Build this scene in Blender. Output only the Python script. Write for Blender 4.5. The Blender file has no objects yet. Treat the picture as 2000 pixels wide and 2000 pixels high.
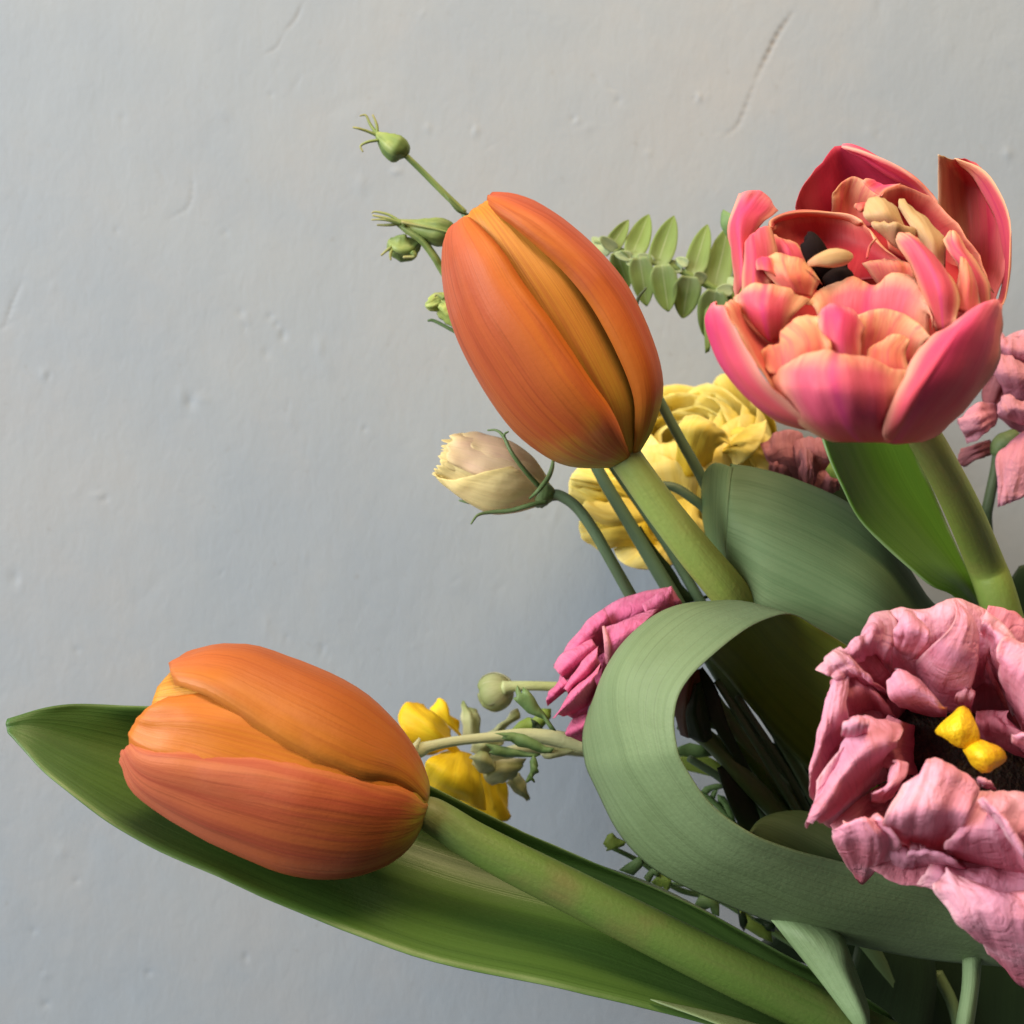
import bpy, math, random
import numpy as np
from mathutils import Vector, noise

SC = bpy.context.scene
COL = SC.collection
rng = random.Random(7)

# ------------------------------------------------------------------ camera, light, exposure
CAM_D = 0.30
TAN = math.tan(math.radians(22.5))
cam_d = bpy.data.cameras.new('camera')
cam = bpy.data.objects.new('camera', cam_d); COL.objects.link(cam)
cam.location = (0, -CAM_D, 0); cam.rotation_euler = (math.radians(90), 0, 0)
cam_d.sensor_width = 36; cam_d.angle = math.radians(45)
cam_d.clip_start = 0.005; cam_d.clip_end = 50
cam_d.dof.use_dof = True; cam_d.dof.focus_distance = 0.287; cam_d.dof.aperture_fstop = 15
SC.camera = cam

W = bpy.data.worlds.new('World'); SC.world = W; W.use_nodes = True
W.node_tree.nodes['Background'].inputs[0].default_value = (1.0, 0.97, 0.93, 1)
W.node_tree.nodes['Background'].inputs[1].default_value = 0.085

def area(name, loc, aim, size, size_y, power, color):
    l = bpy.data.lights.new(name, 'AREA'); l.shape = 'RECTANGLE'
    l.size = size; l.size_y = size_y; l.energy = power; l.color = color
    o = bpy.data.objects.new(name, l); COL.objects.link(o)
    o.location = loc
    o.rotation_euler = (Vector(aim) - Vector(loc)).to_track_quat('-Z', 'Y').to_euler()
    return o
area('window_light', (-1.54, -1.06, 0.55), (0.0, 0.05, -0.02), 1.1, 1.2, 70.0, (1.0, 0.985, 0.96))
area('added_warm_fill', (0.15, -0.35, 0.75), (0.0, 0.13, 0.16), 0.6, 0.4, 10.5, (1.0, 0.72, 0.43))  # added fill lamp, warms and brightens the top of the wall

SC.view_settings.view_transform = 'Standard'
SC.view_settings.look = 'None'
SC.view_settings.exposure = 0.0
SC.view_settings.gamma = 1.0
SC.view_settings.use_curve_mapping = False
SC.render.engine = 'CYCLES'
SC.cycles.use_denoising = True
SC.cycles.max_bounces = 8

# ------------------------------------------------------------------ geometry helpers
def P(x, y, d):
    """point seen at photo pixel (x, y) of 2000 that lies d millimetres behind the focus plane"""
    yy = d / 1000.0
    k = (CAM_D + yy) * TAN / 1000.0
    return np.array([(x - 1000) * k, yy, (1000 - y) * k])

def crop(ox, oy, s):
    return lambda x, y: (ox + x * s, oy + y * s)
G = crop(0, 0, 1)
C1 = crop(650, 180, .3623); C2 = crop(1300, 250, .3623); C3 = crop(800, 700, .3106)
C4 = crop(0, 1200, .5176); C5 = crop(1500, 1100, .466); C6 = crop(1000, 1100, .3623)
K1 = crop(1300, 850, .3623); K2 = crop(740, 1280, .2588); K3 = crop(1100, 1550, .4658); K4 = crop(1100, 380, .2070)

def cr(pts, m):
    """Catmull-Rom through control points, m samples"""
    p = np.asarray(pts, float)
    n = len(p)
    if n == 1: return np.repeat(p, m, 0)
    if n == 2:
        t = np.linspace(0, 1, m)[:, None]
        return p[0] * (1 - t) + p[1] * t
    e = np.concatenate([(2 * p[0] - p[1])[None], p, (2 * p[-1] - p[-2])[None]])
    s = np.linspace(0, n - 1, m); i = np.minimum(s.astype(int), n - 2)
    t = (s - i)
    sh = (m,) + (1,) * (p.ndim - 1)
    t = t.reshape(sh)
    a, b, c, d = e[i], e[i + 1], e[i + 2], e[i + 3]
    return .5 * (2 * b + (c - a) * t + (2 * a - 5 * b + 4 * c - d) * t * t + (3 * b - a - 3 * c + d) * t ** 3)

def grid_normals(g):
    dv = np.gradient(g, axis=0); du = np.gradient(g, axis=1)
    n = np.cross(du, dv)
    l = np.linalg.norm(n, axis=2, keepdims=True)
    n = n / np.maximum(l, 1e-12)
    bad = l[..., 0] < 1e-12
    if bad.any():
        m = n[~bad].mean(0); n[bad] = m / max(np.linalg.norm(m), 1e-9)
    return n

def nz(v): return noise.noise(Vector(v))

def crumple(g, amp, freq, seed, creases=0.0, edge=0.0, pleat=0.0, pn=4.0, curl=0.0):
    """push a surface along its normals: soft noise, creases and a frill that grows toward the rim (millimetres)"""
    n = grid_normals(g); nv, nu = g.shape[:2]
    off = np.zeros((nv, nu))
    for j in range(nv):
        for i in range(nu):
            q = g[j, i] * freq + seed * 3.17
            a = nz(q) * amp + nz(q * 2.3 + 5) * amp * .45
            if creases:
                c = nz(q * 1.3 + 11); c2 = nz(q * 2.9 - 7)
                a -= creases * (max(0, 1 - abs(c) * 7) + .5 * max(0, 1 - abs(c2) * 6))
            if edge:
                u = i / (nu - 1); v = j / (nv - 1)
                e = max(abs(2 * u - 1) ** 3, v ** 4)
                a += edge * e * nz(q * 3.1 + 21)
            if curl:
                a += curl * max(0, (j / (nv - 1) - .72) / .28) ** 2
            if pleat:
                u = i / (nu - 1); v = j / (nv - 1)
                x = nz((u * pn + .25 * nz((v * 3, seed, 1)), v * 1.1, seed * 1.7)); y = nz((u * pn * 2.3, v * 1.8 + 4, seed * .9))
                a += pleat * (min(1, v * 2.2)) * ((1 - abs(x) * 2.6) + .5 * (1 - abs(y) * 2.6) - .6)
            off[j, i] = a
    return g + n * off[..., None] / 1000.0

def shell(name, g, mats, parent, thick=.5, tags=None):
    """closed thin shell around a grid of points; mats = (face side, back side)"""
    nv, nu = g.shape[:2]
    n = grid_normals(g)
    tu = np.minimum(np.arange(nu), np.arange(nu)[::-1]); tv = np.minimum(np.arange(nv), np.arange(nv)[::-1])
    b = np.minimum(tu[None, :], tv[:, None]).clip(0, 2)
    th = thick / 1000.0 * np.array([.3, .75, 1.0])[b] * .5
    A = (g + n * th[..., None]).reshape(-1, 3); B = (g - n * th[..., None]).reshape(-1, 3)
    N = nu * nv
    idx = np.arange(N).reshape(nv, nu)
    f1 = np.stack([idx[:-1, :-1], idx[:-1, 1:], idx[1:, 1:], idx[1:, :-1]], -1).reshape(-1, 4)
    f2 = f1[:, ::-1] + N
    ring = np.concatenate([idx[0, :], idx[1:, -1], idx[-1, -2::-1], idx[-2:0:-1, 0]])
    r2 = np.roll(ring, -1)
    f3 = np.stack([r2, ring, ring + N, r2 + N], -1)
    F = np.vstack([f1, f2, f3])
    me = bpy.data.meshes.new(name)
    me.from_pydata(np.vstack([A, B]).tolist(), [], F.tolist())
    u = np.tile(np.linspace(0, 1, nu), nv); v = np.repeat(np.linspace(0, 1, nv), nu)
    uv = np.stack([np.concatenate([u, u]), np.concatenate([v, v])], -1)
    lay = me.uv_layers.new(name='UVMap')
    li = np.empty(len(me.loops), int); me.loops.foreach_get('vertex_index', li)
    lay.data.foreach_set('uv', uv[li].ravel())
    for m in mats: me.materials.append(m)
    mi = np.zeros(len(F), int)
    if len(mats) > 1: mi[len(f1):2 * len(f1)] = 1
    me.polygons.foreach_set('material_index', mi)
    me.polygons.foreach_set('use_smooth', np.ones(len(F), bool))
    me.update()
    return link(name, me, parent)

def link(name, me, parent=None):
    o = bpy.data.objects.new(name, me); COL.objects.link(o)
    if parent is not None:
        o.parent = parent
        o.matrix_parent_inverse = parent.matrix_world.inverted()
    return o

def thing(name, label, cat, base, group=None):
    o = bpy.data.objects.new(name, None); COL.objects.link(o)
    o.empty_display_size = .01
    o.location = P(*base)
    o['label'] = label; o['category'] = cat
    if group: o['group'] = group
    bpy.context.view_layer.update()
    return o

def tag(o, label, cat, group=None):
    o['label'] = label; o['category'] = cat
    if group: o['group'] = group
    return o

SEED = [0]
def patch(name, rows, mats, parent, conv=G, nu=15, nv=19, thick=.5, wr=0, fr=90, cre=0, edge=0, cup=0, jag=0, pleat=0, pn=4.0, puff=1.0, auto=True, curl=0):
    """surface lofted through rows of points; a row is [(x, y, d), ...] or (d, [(x, y), ...])"""
    SEED[0] += 1
    R = []
    for r in rows:
        if isinstance(r, tuple):
            d, pts = r; pts = [(x, y, d) for x, y in pts]
        else: pts = r
        if puff != 1.0:
            lo = np.linspace(pts[0][2], pts[-1][2], len(pts))
            pts = [(x, y, l + (d - l) * puff) for (x, y, d), l in zip(pts, lo)]
        a = cr([(*conv(x, y), d) for x, y, d in pts], nu)
        if cup:
            u = np.linspace(-1, 1, nu); a[:, 2] += cup * u * u
        R.append(a)
    g2 = cr(np.array(R), nv)
    if jag:
        for i in range(nu):
            k = 1 + jag * (nz((i * .83, SEED[0], 0)) + .6 * nz((i * 2.1, SEED[0], 4)))
            g2[-1, i] = g2[-2, i] + (g2[-1, i] - g2[-2, i]) * (1 + k)
    g = np.apply_along_axis(lambda q: P(*q), 2, g2)
    if auto:
        view = g - np.array([0, -CAM_D, 0])
        if (grid_normals(g) * view).sum() > 0: g = g[:, ::-1].copy()
    if wr or cre or edge or pleat: g = crumple(g, wr, fr, SEED[0], cre, edge, pleat, pn, curl)
    return shell(name, g, mats, parent, thick)

def tube(name, pts, mat, parent, conv=G, n=None, seg=12, flat=1.0, bump=0, scale_r=1.0):
    """round stem through (x, y, d, radius mm)"""
    c = np.array([(*conv(p[0], p[1]), p[2], p[3]) for p in pts], float)
    n = n or max(8, 5 * len(pts))
    s = cr(c, n)
    pos = np.array([P(*q[:3]) for q in s]); rad = np.maximum(s[:, 3], .05) / 1000 * scale_r
    tan = np.gradient(pos, axis=0); tan /= np.maximum(np.linalg.norm(tan, axis=1, keepdims=True), 1e-9)
    up = np.array([0, -1.0, 0.02]); V = []
    for i in range(n):
        a = np.cross(tan[i], up); a /= max(np.linalg.norm(a), 1e-9)
        b = np.cross(a, tan[i])
        for k in range(seg):
            w = 2 * math.pi * k / seg
            r = rad[i]
            if bump: r *= 1 + bump * math.cos(5 * w + 2) + bump * .6 * nz((i * .5, k * 1.1, len(pts)))
            V.append(pos[i] + r * (a * math.cos(w) + b * math.sin(w) * flat))
    F = []
    for i in range(n - 1):
        for k in range(seg):
            k2 = (k + 1) % seg
            F.append((i * seg + k, i * seg + k2, (i + 1) * seg + k2, (i + 1) * seg + k))
    V.append(pos[0] - tan[0] * rad[0] * .4); V.append(pos[-1] + tan[-1] * rad[-1] * .4)
    e0, e1 = len(V) - 2, len(V) - 1
    for k in range(seg):
        k2 = (k + 1) % seg
        F.append((e0, k2, k)); F.append((e1, (n - 1) * seg + k, (n - 1) * seg + k2))
    me = bpy.data.meshes.new(name); me.from_pydata([tuple(v) for v in V], [], F)
    lay = me.uv_layers.new(name='UVMap')
    for p in me.polygons:
        p.use_smooth = True
        ks = [me.loops[l].vertex_index % seg for l in p.loop_indices]
        wrap = max(ks) - min(ks) > seg // 2
        for l in p.loop_indices:
            vi = me.loops[l].vertex_index
            if vi >= n * seg: lay.data[l].uv = (.5, 0 if vi == e0 else 1); continue
            k = vi % seg
            if wrap and k == 0: k = seg
            lay.data[l].uv = (k / seg, (vi // seg) / (n - 1))
    me.materials.append(mat); me.update()
    return link(name, me, parent)

def blade(name, outline, mats, parent, conv=G, thick=.4, bend=0):
    """lobed flat leaflet from its outline [(x, y, d)], given thickness and a slight bend"""
    import bmesh
    bm = bmesh.new()
    pts = [P(*conv(x, y), d) for x, y, d in outline]
    vs = [bm.verts.new(p) for p in pts]
    f = bm.faces.new(vs); bm.normal_update()
    if f.normal.y > 0: f.normal_flip()
    bmesh.ops.triangulate(bm, faces=[f])
    bmesh.ops.subdivide_edges(bm, edges=bm.edges[:], cuts=1, use_grid_fill=True)
    c = sum((np.array(v.co) for v in bm.verts)) / len(bm.verts)
    for v in bm.verts:
        if not v.is_boundary: v.co.y += bend / 1000
        v.co.y += .0008 * nz(np.array(v.co) * 180)
    fr = bm.faces[:]
    ex = bmesh.ops.solidify(bm, geom=fr, thickness=thick / 1000)
    me = bpy.data.meshes.new(name)
    lay = bm.loops.layers.uv.new('UVMap')
    xs = [v.co.x for v in bm.verts]; zs = [v.co.z for v in bm.verts]
    w = max(max(xs) - min(xs), 1e-6); h = max(max(zs) - min(zs), 1e-6)
    for fc in bm.faces:
        fc.smooth = True
        for l in fc.loops: l[lay].uv = ((l.vert.co.x - min(xs)) / w, (l.vert.co.z - min(zs)) / h)
    bm.to_mesh(me); bm.free()
    me.materials.append(mats[0])
    return link(name, me, parent)

# a bud built of petals that wrap a row of rings (left and right outline points of the bud)
class Rings:
    def __init__(s, lr, conv, d0, d1, depth=.95):
        a = []
        for i, (l, r) in enumerate(lr):
            l = np.array(conv(*l)); r = np.array(conv(*r))
            c = (l + r) / 2; w = (r - l) / 2
            a.append((c[0], c[1], w[0], w[1], d0 + (d1 - d0) * i / (len(lr) - 1)))
        s.a = np.array(a); s.n = len(a); s.depth = depth
    def at(s, t):
        x = min(max(t, 0), 1.0) * (s.n - 1); i = min(int(x), s.n - 2); f = x - i
        e = np.vstack([2 * s.a[0] - s.a[1], s.a, 2 * s.a[-1] - s.a[-2]])
        A, B, C, D = e[i], e[i + 1], e[i + 2], e[i + 3]
        return .5 * (2 * B + (C - A) * f + (2 * A - 5 * B + 4 * C - D) * f * f + (3 * B - A - 3 * C + D) * f ** 3)
    def point(s, t, phi, k):
        q = s.at(t)
        c = P(q[0], q[1], q[4]); e = P(q[0] + q[2], q[1] + q[3], q[4])
        sv = (e - c); R = np.linalg.norm(sv)
        if t > 1:
            q2 = s.at(.97); ax = P(q[0], q[1], q[4]) - P(q2[0], q2[1], q2[4]); c = c + ax * (t - 1) / .03
        return c + k * (sv * math.sin(phi) + np.array([0, -1.0, 0]) * R * math.cos(phi) * s.depth)

def ring_petal(name, rings, mats, parent, L, R, k=1.0, t0=0.0, t1=1.0, drop=.12, dp=2.4, roll=.10, rp=6, tipk=1.0, nu=25, nv=33,
               thick=.6, wr=.25, fr=60, cre=0, edge=.3, jag=0, cen=0.0, lip=0.0, pleat=.45, pn=2.6):
    SEED[0] += 1; sd = SEED[0]
    Lt = cr(np.array(L, float)[:, None] if np.ndim(L[0]) == 0 else L, 101)[:, 0]
    Rt = cr(np.array(R, float)[:, None], 101)[:, 0]
    g = np.zeros((nv, nu, 3))
    for j in range(nv):
        v = j / (nv - 1)
        for i in range(nu):
            u = i / (nu - 1); e = abs(2 * u - 1)
            tt = t1 - drop * abs(2 * u - 1 - cen) ** dp
            if jag: tt += jag * (nz((u * 9, sd, 0)) + .5 * nz((u * 23, sd, 3)))
            t = t0 + v * (tt - t0)
            h = int(min(max(t, 0), 1) * 100)
            ph = math.radians(Lt[h] + (Rt[h] - Lt[h]) * u)
            kk = k * (1 - roll * e ** rp + lip * math.exp(-((e - .78) / .13) ** 2) * min(1, v * 3) * (1 - .7 * v)) * (1 + (tipk - 1) * v ** 5)
            g[j, i] = rings.point(t, ph, kk)
    g = crumple(g, wr, fr, sd, cre, edge, pleat, pn)
    return shell(name, g, mats, parent, thick)

def rosette(parent, centre, axis, layers, mats, thick=.4, wr=.5, edge=1.0, fr=80, seed=0, name='petal'):
    """overlapping cupped petals on nested shells; layer = (count, radius mm, polar angle of base, of tip, half width deg, flare, start)"""
    C = P(*centre); a = np.array(axis, float); a /= np.linalg.norm(a)
    b = np.cross(a, [0, 1, 0.1]); b /= np.linalg.norm(b); c = np.cross(a, b)
    rr = random.Random(seed); out = []
    for (cnt, rad, tb, tt, hw, flare, st) in layers:
        for m in range(cnt):
            az = math.radians(st + 360 * m / cnt + rr.uniform(-9, 9))
            nu, nv = 13, 15; g = np.zeros((nv, nu, 3))
            r0 = rad / 1000 * rr.uniform(.94, 1.06); tip = math.radians(tt + rr.uniform(-7, 7)); bs = math.radians(tb)
            w0 = math.radians(hw * rr.uniform(.9, 1.1)); sk = rr.uniform(-.25, .25)
            for j in range(nv):
                v = j / (nv - 1)
                for i in range(nu):
                    u = 2 * i / (nu - 1) - 1
                    th = bs + (tip + (bs - tip) * .22 * abs(u) ** 2.2 - bs) * v
                    w = w0 * (.35 + .65 * math.sin(min(1, v * 1.25) * math.pi / 2)) / max(.35, math.sin(th))
                    ph = az + w * u + sk * v
                    r = r0 * (1 + flare * v ** 4 + .05 * (1 - u * u) * .5 - .04 * u * (1 if m % 2 else -1))
                    g[j, i] = C + r * (a * math.cos(th) + math.sin(th) * (b * math.cos(ph) + c * math.sin(ph)))
            g = g[:, ::-1]
            SEED[0] += 1
            g = crumple(g, wr, fr, SEED[0], 0, edge)
            out.append(shell(name, g, mats, parent, thick))
    return out

# ------------------------------------------------------------------ materials
def new_mat(name):
    m = bpy.data.materials.new(name); m.use_nodes = True
    nt = m.node_tree; nt.nodes.clear()
    return m, nt, nt.nodes, nt.links

def val(N, L, op, a, b=None, c=None, clamp=False):
    n = N.new('ShaderNodeMath'); n.operation = op; n.use_clamp = clamp
    for k, x in enumerate((a, b, c)):
        if x is None: continue
        if isinstance(x, (int, float)): n.inputs[k].default_value = x
        else: L.new(x, n.inputs[k])
    return n.outputs[0]

def mixc(N, L, f, a, b, mode='MIX'):
    n = N.new('ShaderNodeMix'); n.data_type = 'RGBA'; n.blend_type = mode
    for s, x in ((n.inputs[0], f), (n.inputs[6], a), (n.inputs[7], b)):
        if isinstance(x, (int, float)): s.default_value = x
        elif isinstance(x, tuple): s.default_value = (*x, 1) if len(x) == 3 else x
        else: L.new(x, s)
    return n.outputs[2]

def mapr(N, L, x, a, b, c=0.0, d=1.0, smooth=True):
    n = N.new('ShaderNodeMapRange'); n.interpolation_type = 'SMOOTHSTEP' if smooth else 'LINEAR'
    L.new(x, n.inputs[0])
    for k, q in zip((1, 2, 3, 4), (a, b, c, d)): n.inputs[k].default_value = q
    return n.outputs[0]

def plant_mat(name, stops, edge=None, edge_at=(.6, 1.0), edge_f=.8, tip=None, tip_at=(.8, 1.0), rib=None, rib_w=.07, rib_f=.8,
              streak=None, streak_f=.35, su=30, sv=2.5, blotch=None, blotch_f=.3, blotch_s=60, rough=.5, spec=.35, transl=.25, bump=.25,
              vary=.08, tr_col=None, sheen=0.0, fine=0.0, vein=.14, wrinkle=0.0, across=False):
    m, nt, N, L = new_mat(name)
    uvn = N.new('ShaderNodeUVMap'); uvn.uv_map = 'UVMap'
    sep = N.new('ShaderNodeSeparateXYZ'); L.new(uvn.outputs[0], sep.inputs[0])
    u, v = sep.outputs[0], sep.outputs[1]
    info = N.new('ShaderNodeObjectInfo')
    geo = N.new('ShaderNodeNewGeometry')
    # uneven edges of every colour zone
    n1 = N.new('ShaderNodeTexNoise'); n1.inputs['Scale'].default_value = 55; n1.inputs['Detail'].default_value = 3
    L.new(geo.outputs['Position'], n1.inputs['Vector'])
    wob = val(N, L, 'MULTIPLY_ADD', n1.outputs['Fac'], .30, -.15)
    vv = val(N, L, 'ADD', v, wob)
    ramp = N.new('ShaderNodeValToRGB'); L.new(val(N, L, 'MULTIPLY_ADD', wob, .3, u) if across else vv, ramp.inputs[0])
    els = ramp.color_ramp.elements
    while len(els) < len(stops): els.new(.5)
    for e, (p, c) in zip(els, stops): e.position = p; e.color = (*c, 1)
    col = ramp.outputs[0]
    au = val(N, L, 'ABSOLUTE', val(N, L, 'MULTIPLY_ADD', u, 2.0, -1.0))
    # streaks that run along the petal
    comb = N.new('ShaderNodeCombineXYZ')
    L.new(val(N, L, 'MULTIPLY', u, su), comb.inputs[0]); L.new(val(N, L, 'MULTIPLY', v, sv), comb.inputs[1])
    L.new(val(N, L, 'MULTIPLY', info.outputs['Random'], 50.0), comb.inputs[2])
    ns = N.new('ShaderNodeTexNoise'); ns.inputs['Scale'].default_value = 1.0; ns.inputs['Detail'].default_value = 5
    ns.inputs['Roughness'].default_value = .65; ns.inputs['Distortion'].default_value = .4
    L.new(comb.outputs[0], ns.inputs['Vector'])
    st = ns.outputs['Fac']
    if edge is not None:
        f = val(N, L, 'MULTIPLY', mapr(N, L, val(N, L, 'ADD', au, val(N, L, 'ADD', wob, val(N, L, 'MULTIPLY_ADD', st, .3, -.15))), *edge_at), edge_f)
        col = mixc(N, L, f, col, edge)
    if tip is not None:
        f = val(N, L, 'MULTIPLY', mapr(N, L, vv, *tip_at), edge_f)
        col = mixc(N, L, f, col, tip)
    if rib is not None:
        f = val(N, L, 'MULTIPLY', mapr(N, L, val(N, L, 'ADD', au, val(N, L, 'MULTIPLY', wob, .3)), 0.0, rib_w, 1.0, 0.0), rib_f)
        col = mixc(N, L, f, col, rib)
    if blotch is not None:
        nb = N.new('ShaderNodeTexNoise'); nb.inputs['Scale'].default_value = blotch_s; nb.inputs['Detail'].default_value = 4
        L.new(geo.outputs['Position'], nb.inputs['Vector'])
        col = mixc(N, L, val(N, L, 'MULTIPLY', mapr(N, L, nb.outputs['Fac'], .48, .68), blotch_f), col, blotch)
    if streak is not None:
        col = mixc(N, L, val(N, L, 'MULTIPLY', mapr(N, L, st, .42, .66), streak_f), col, streak)
    comb2 = N.new('ShaderNodeCombineXYZ')
    L.new(val(N, L, 'MULTIPLY', u, su * 4.5), comb2.inputs[0]); L.new(val(N, L, 'MULTIPLY', v, sv * 2.2), comb2.inputs[1]); L.new(info.outputs['Random'], comb2.inputs[2])
    n3 = N.new('ShaderNodeTexNoise'); n3.inputs['Scale'].default_value = 1.0; n3.inputs['Detail'].default_value = 3; L.new(comb2.outputs[0], n3.inputs['Vector'])
    col = mixc(N, L, val(N, L, 'MULTIPLY', mapr(N, L, n3.outputs['Fac'], .5, .72), vein), col, (.35, .30, .28), 'MULTIPLY')
    hsv = N.new('ShaderNodeHueSaturation'); L.new(col, hsv.inputs['Color'])
    L.new(val(N, L, 'MULTIPLY_ADD', info.outputs['Random'], vary * 2, 1 - vary), hsv.inputs['Value'])
    L.new(val(N, L, 'MULTIPLY_ADD', info.outputs['Random'], vary * .12, .5 - vary * .06), hsv.inputs['Hue'])
    col = hsv.outputs[0]
    p = N.new('ShaderNodeBsdfPrincipled')
    L.new(col, p.inputs['Base Color']); p.inputs['Specular IOR Level'].default_value = spec
    L.new(val(N, L, 'MULTIPLY_ADD', st, .25, rough - .12), p.inputs['Roughness'])
    if sheen: p.inputs['Sheen Weight'].default_value = sheen; p.inputs['Sheen Roughness'].default_value = .4
    bp = N.new('ShaderNodeBump'); bp.inputs['Strength'].default_value = bump; bp.inputs['Distance'].default_value = .0006
    nf = N.new('ShaderNodeTexNoise'); nf.inputs['Scale'].default_value = 900; nf.inputs['Detail'].default_value = 2
    L.new(geo.outputs['Position'], nf.inputs['Vector'])
    L.new(val(N, L, 'ADD', val(N, L, 'ADD', st, val(N, L, 'MULTIPLY', n3.outputs['Fac'], .5)), val(N, L, 'MULTIPLY', nf.outputs['Fac'], .25 + fine)), bp.inputs['Height'])
    if wrinkle:
        nw = N.new('ShaderNodeTexNoise'); nw.inputs['Scale'].default_value = 140; nw.inputs['Detail'].default_value = 4; nw.inputs['Distortion'].default_value = .8
        L.new(geo.outputs['Position'], nw.inputs['Vector'])
        w_ = mapr(N, L, val(N, L, 'ABSOLUTE', val(N, L, 'SUBTRACT', nw.outputs['Fac'], .5)), 0.0, .10, 0.0, wrinkle)
        L.new(val(N, L, 'ADD', bp.inputs['Height'].links[0].from_socket, w_), bp.inputs['Height'])
    L.new(bp.outputs[0], p.inputs['Normal'])
    out = N.new('ShaderNodeOutputMaterial')
    if transl:
        t = N.new('ShaderNodeBsdfTranslucent')
        if tr_col: t.inputs[0].default_value = (*tr_col, 1)
        else: L.new(col, t.inputs[0])
        mx = N.new('ShaderNodeMixShader'); mx.inputs[0].default_value = transl
        L.new(p.outputs[0], mx.inputs[1]); L.new(t.outputs[0], mx.inputs[2]); L.new(mx.outputs[0], out.inputs[0])
    else: L.new(p.outputs[0], out.inputs[0])
    return m

M = {}
M['tulip_out'] = plant_mat('orange_tulip_outside', [(.04, (.42, .42, .06)), (.14, (.44, .33, .035)), (.27, (.44, .112, .022)), (.6, (.48, .108, .033)), (1, (.52, .125, .05))],
    edge=(.54, .17, .02), edge_at=(.55, 1.0), edge_f=.8, streak=(.37, .065, .026), streak_f=.5, su=18, sv=1.4, blotch=(.53, .15, .085), blotch_f=.7, blotch_s=38,
    rough=.5, spec=.22, transl=.12, bump=.3, vein=.3)
M['tulip_rosy'] = plant_mat('salmon_tulip_outside', [(.04, (.44, .42, .06)), (.14, (.44, .33, .04)), (.27, (.45, .120, .028)), (.6, (.49, .125, .045)), (1, (.54, .155, .08))], edge=(.54, .19, .05), edge_at=(.6, 1.0), edge_f=.7,
    streak=(.37, .065, .035), streak_f=.7, su=16, sv=1.2, blotch=(.53, .18, .095), blotch_f=.6, blotch_s=40, rough=.52, spec=.2, transl=.12, bump=.3, vein=.3)
M['tulip_brown'] = plant_mat('golden_brown_tulip_outside', [(.04, (.40, .38, .05)), (.14, (.42, .28, .03)), (.3, (.38, .105, .02)), (1, (.46, .11, .03))], edge=(.50, .18, .022), edge_at=(.45, 1.0), edge_f=.7,
    streak=(.34, .07, .02), streak_f=.5, su=18, sv=1.3, blotch=(.48, .15, .07), blotch_f=.4, blotch_s=40, rough=.48, spec=.25, transl=.12, bump=.28, vein=.22)
M['tulip_in'] = plant_mat('orange_tulip_inside', [(0, (.40, .30, .04)), (.3, (.52, .18, .02)), (1, (.58, .17, .022))], streak=(.5, .12, .02), streak_f=.5, su=26, sv=1.5, rough=.45, transl=.2)
M['tulip_gold'] = plant_mat('golden_tulip_inner', [(0, (.40, .30, .03)), (.5, (.52, .22, .025)), (1, (.64, .28, .035))], streak=(.42, .12, .02), streak_f=.45, su=34, sv=1.2, rib=(.40, .12, .02), rib_w=.05, rib_f=.5, rough=.46, transl=.15, vein=.35)
M['tstem'] = plant_mat('tulip_stem_green', [(0, (.28, .35, .18)), (.12, (.25, .34, .11)), (.5, (.22, .31, .06)), (1, (.13, .22, .045))], streak=(.20, .27, .06), streak_f=.5, su=9, sv=5,
    blotch=(.28, .24, .08), blotch_f=.35, blotch_s=70, rough=.5, transl=0, bump=.25, fine=.5)
M['tstem_low'] = plant_mat('tulip_stem_olive', [(0, (.24, .32, .18)), (.12, (.16, .245, .09)), (.4, (.115, .19, .038)), (1, (.065, .13, .022))], streak=(.10, .15, .035), streak_f=.6, su=9, sv=5,
    blotch=(.15, .12, .045), blotch_f=.6, blotch_s=50, rough=.5, transl=0, bump=.25, fine=.4)
M['tleaf_top'] = plant_mat('tulip_leaf_upper_green', [(0, (.085, .165, .04)), (.5, (.065, .135, .022)), (1, (.055, .13, .028))], streak=(.035, .085, .012), streak_f=.55, su=24, sv=1.0,
    blotch=(.12, .20, .06), blotch_f=.4, blotch_s=22, rough=.42, spec=.45, transl=.10, bump=.28, edge=(.20, .30, .12), edge_at=(.95, 1.08))
M['tleaf_pale'] = plant_mat('tulip_leaf_waxy_underside', [(0, (.17, .245, .125)), (.5, (.195, .285, .14)), (1, (.155, .24, .11))], streak=(.13, .20, .09), streak_f=.5, su=20, sv=.9,
    blotch=(.13, .195, .085), blotch_f=.65, blotch_s=34, rough=.55, spec=.3, transl=.06, bump=.30, edge=(.34, .43, .22), edge_at=(.97, 1.1), fine=.4, vein=.28)
M['loop_in'] = plant_mat('tulip_leaf_inner_olive', [(0, (.30, .42, .05)), (1, (.27, .40, .045))], streak=(.16, .27, .025), streak_f=.65, su=9, sv=.7, rough=.42, spec=.4, transl=.4, bump=.25)
M['tleaf_mid'] = plant_mat('tulip_leaf_grey_green', [(0, (.10, .18, .075)), (.5, (.125, .205, .09)), (1, (.11, .195, .09))], streak=(.08, .15, .06), streak_f=.5, su=26, sv=1.0,
    blotch=(.18, .25, .12), blotch_f=.5, blotch_s=26, rough=.6, spec=.22, transl=.06, bump=.3, edge=(.28, .40, .22), edge_at=(.96, 1.1))
M['leaf_bright'] = plant_mat('leaf_bright_green', [(0, (.09, .19, .018)), (1, (.08, .185, .015))], streak=(.055, .14, .01), streak_f=.5, su=20, sv=1, rough=.4, transl=.15, bump=.25, edge=(.24, .36, .17), edge_at=(.93, 1.04))
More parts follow.
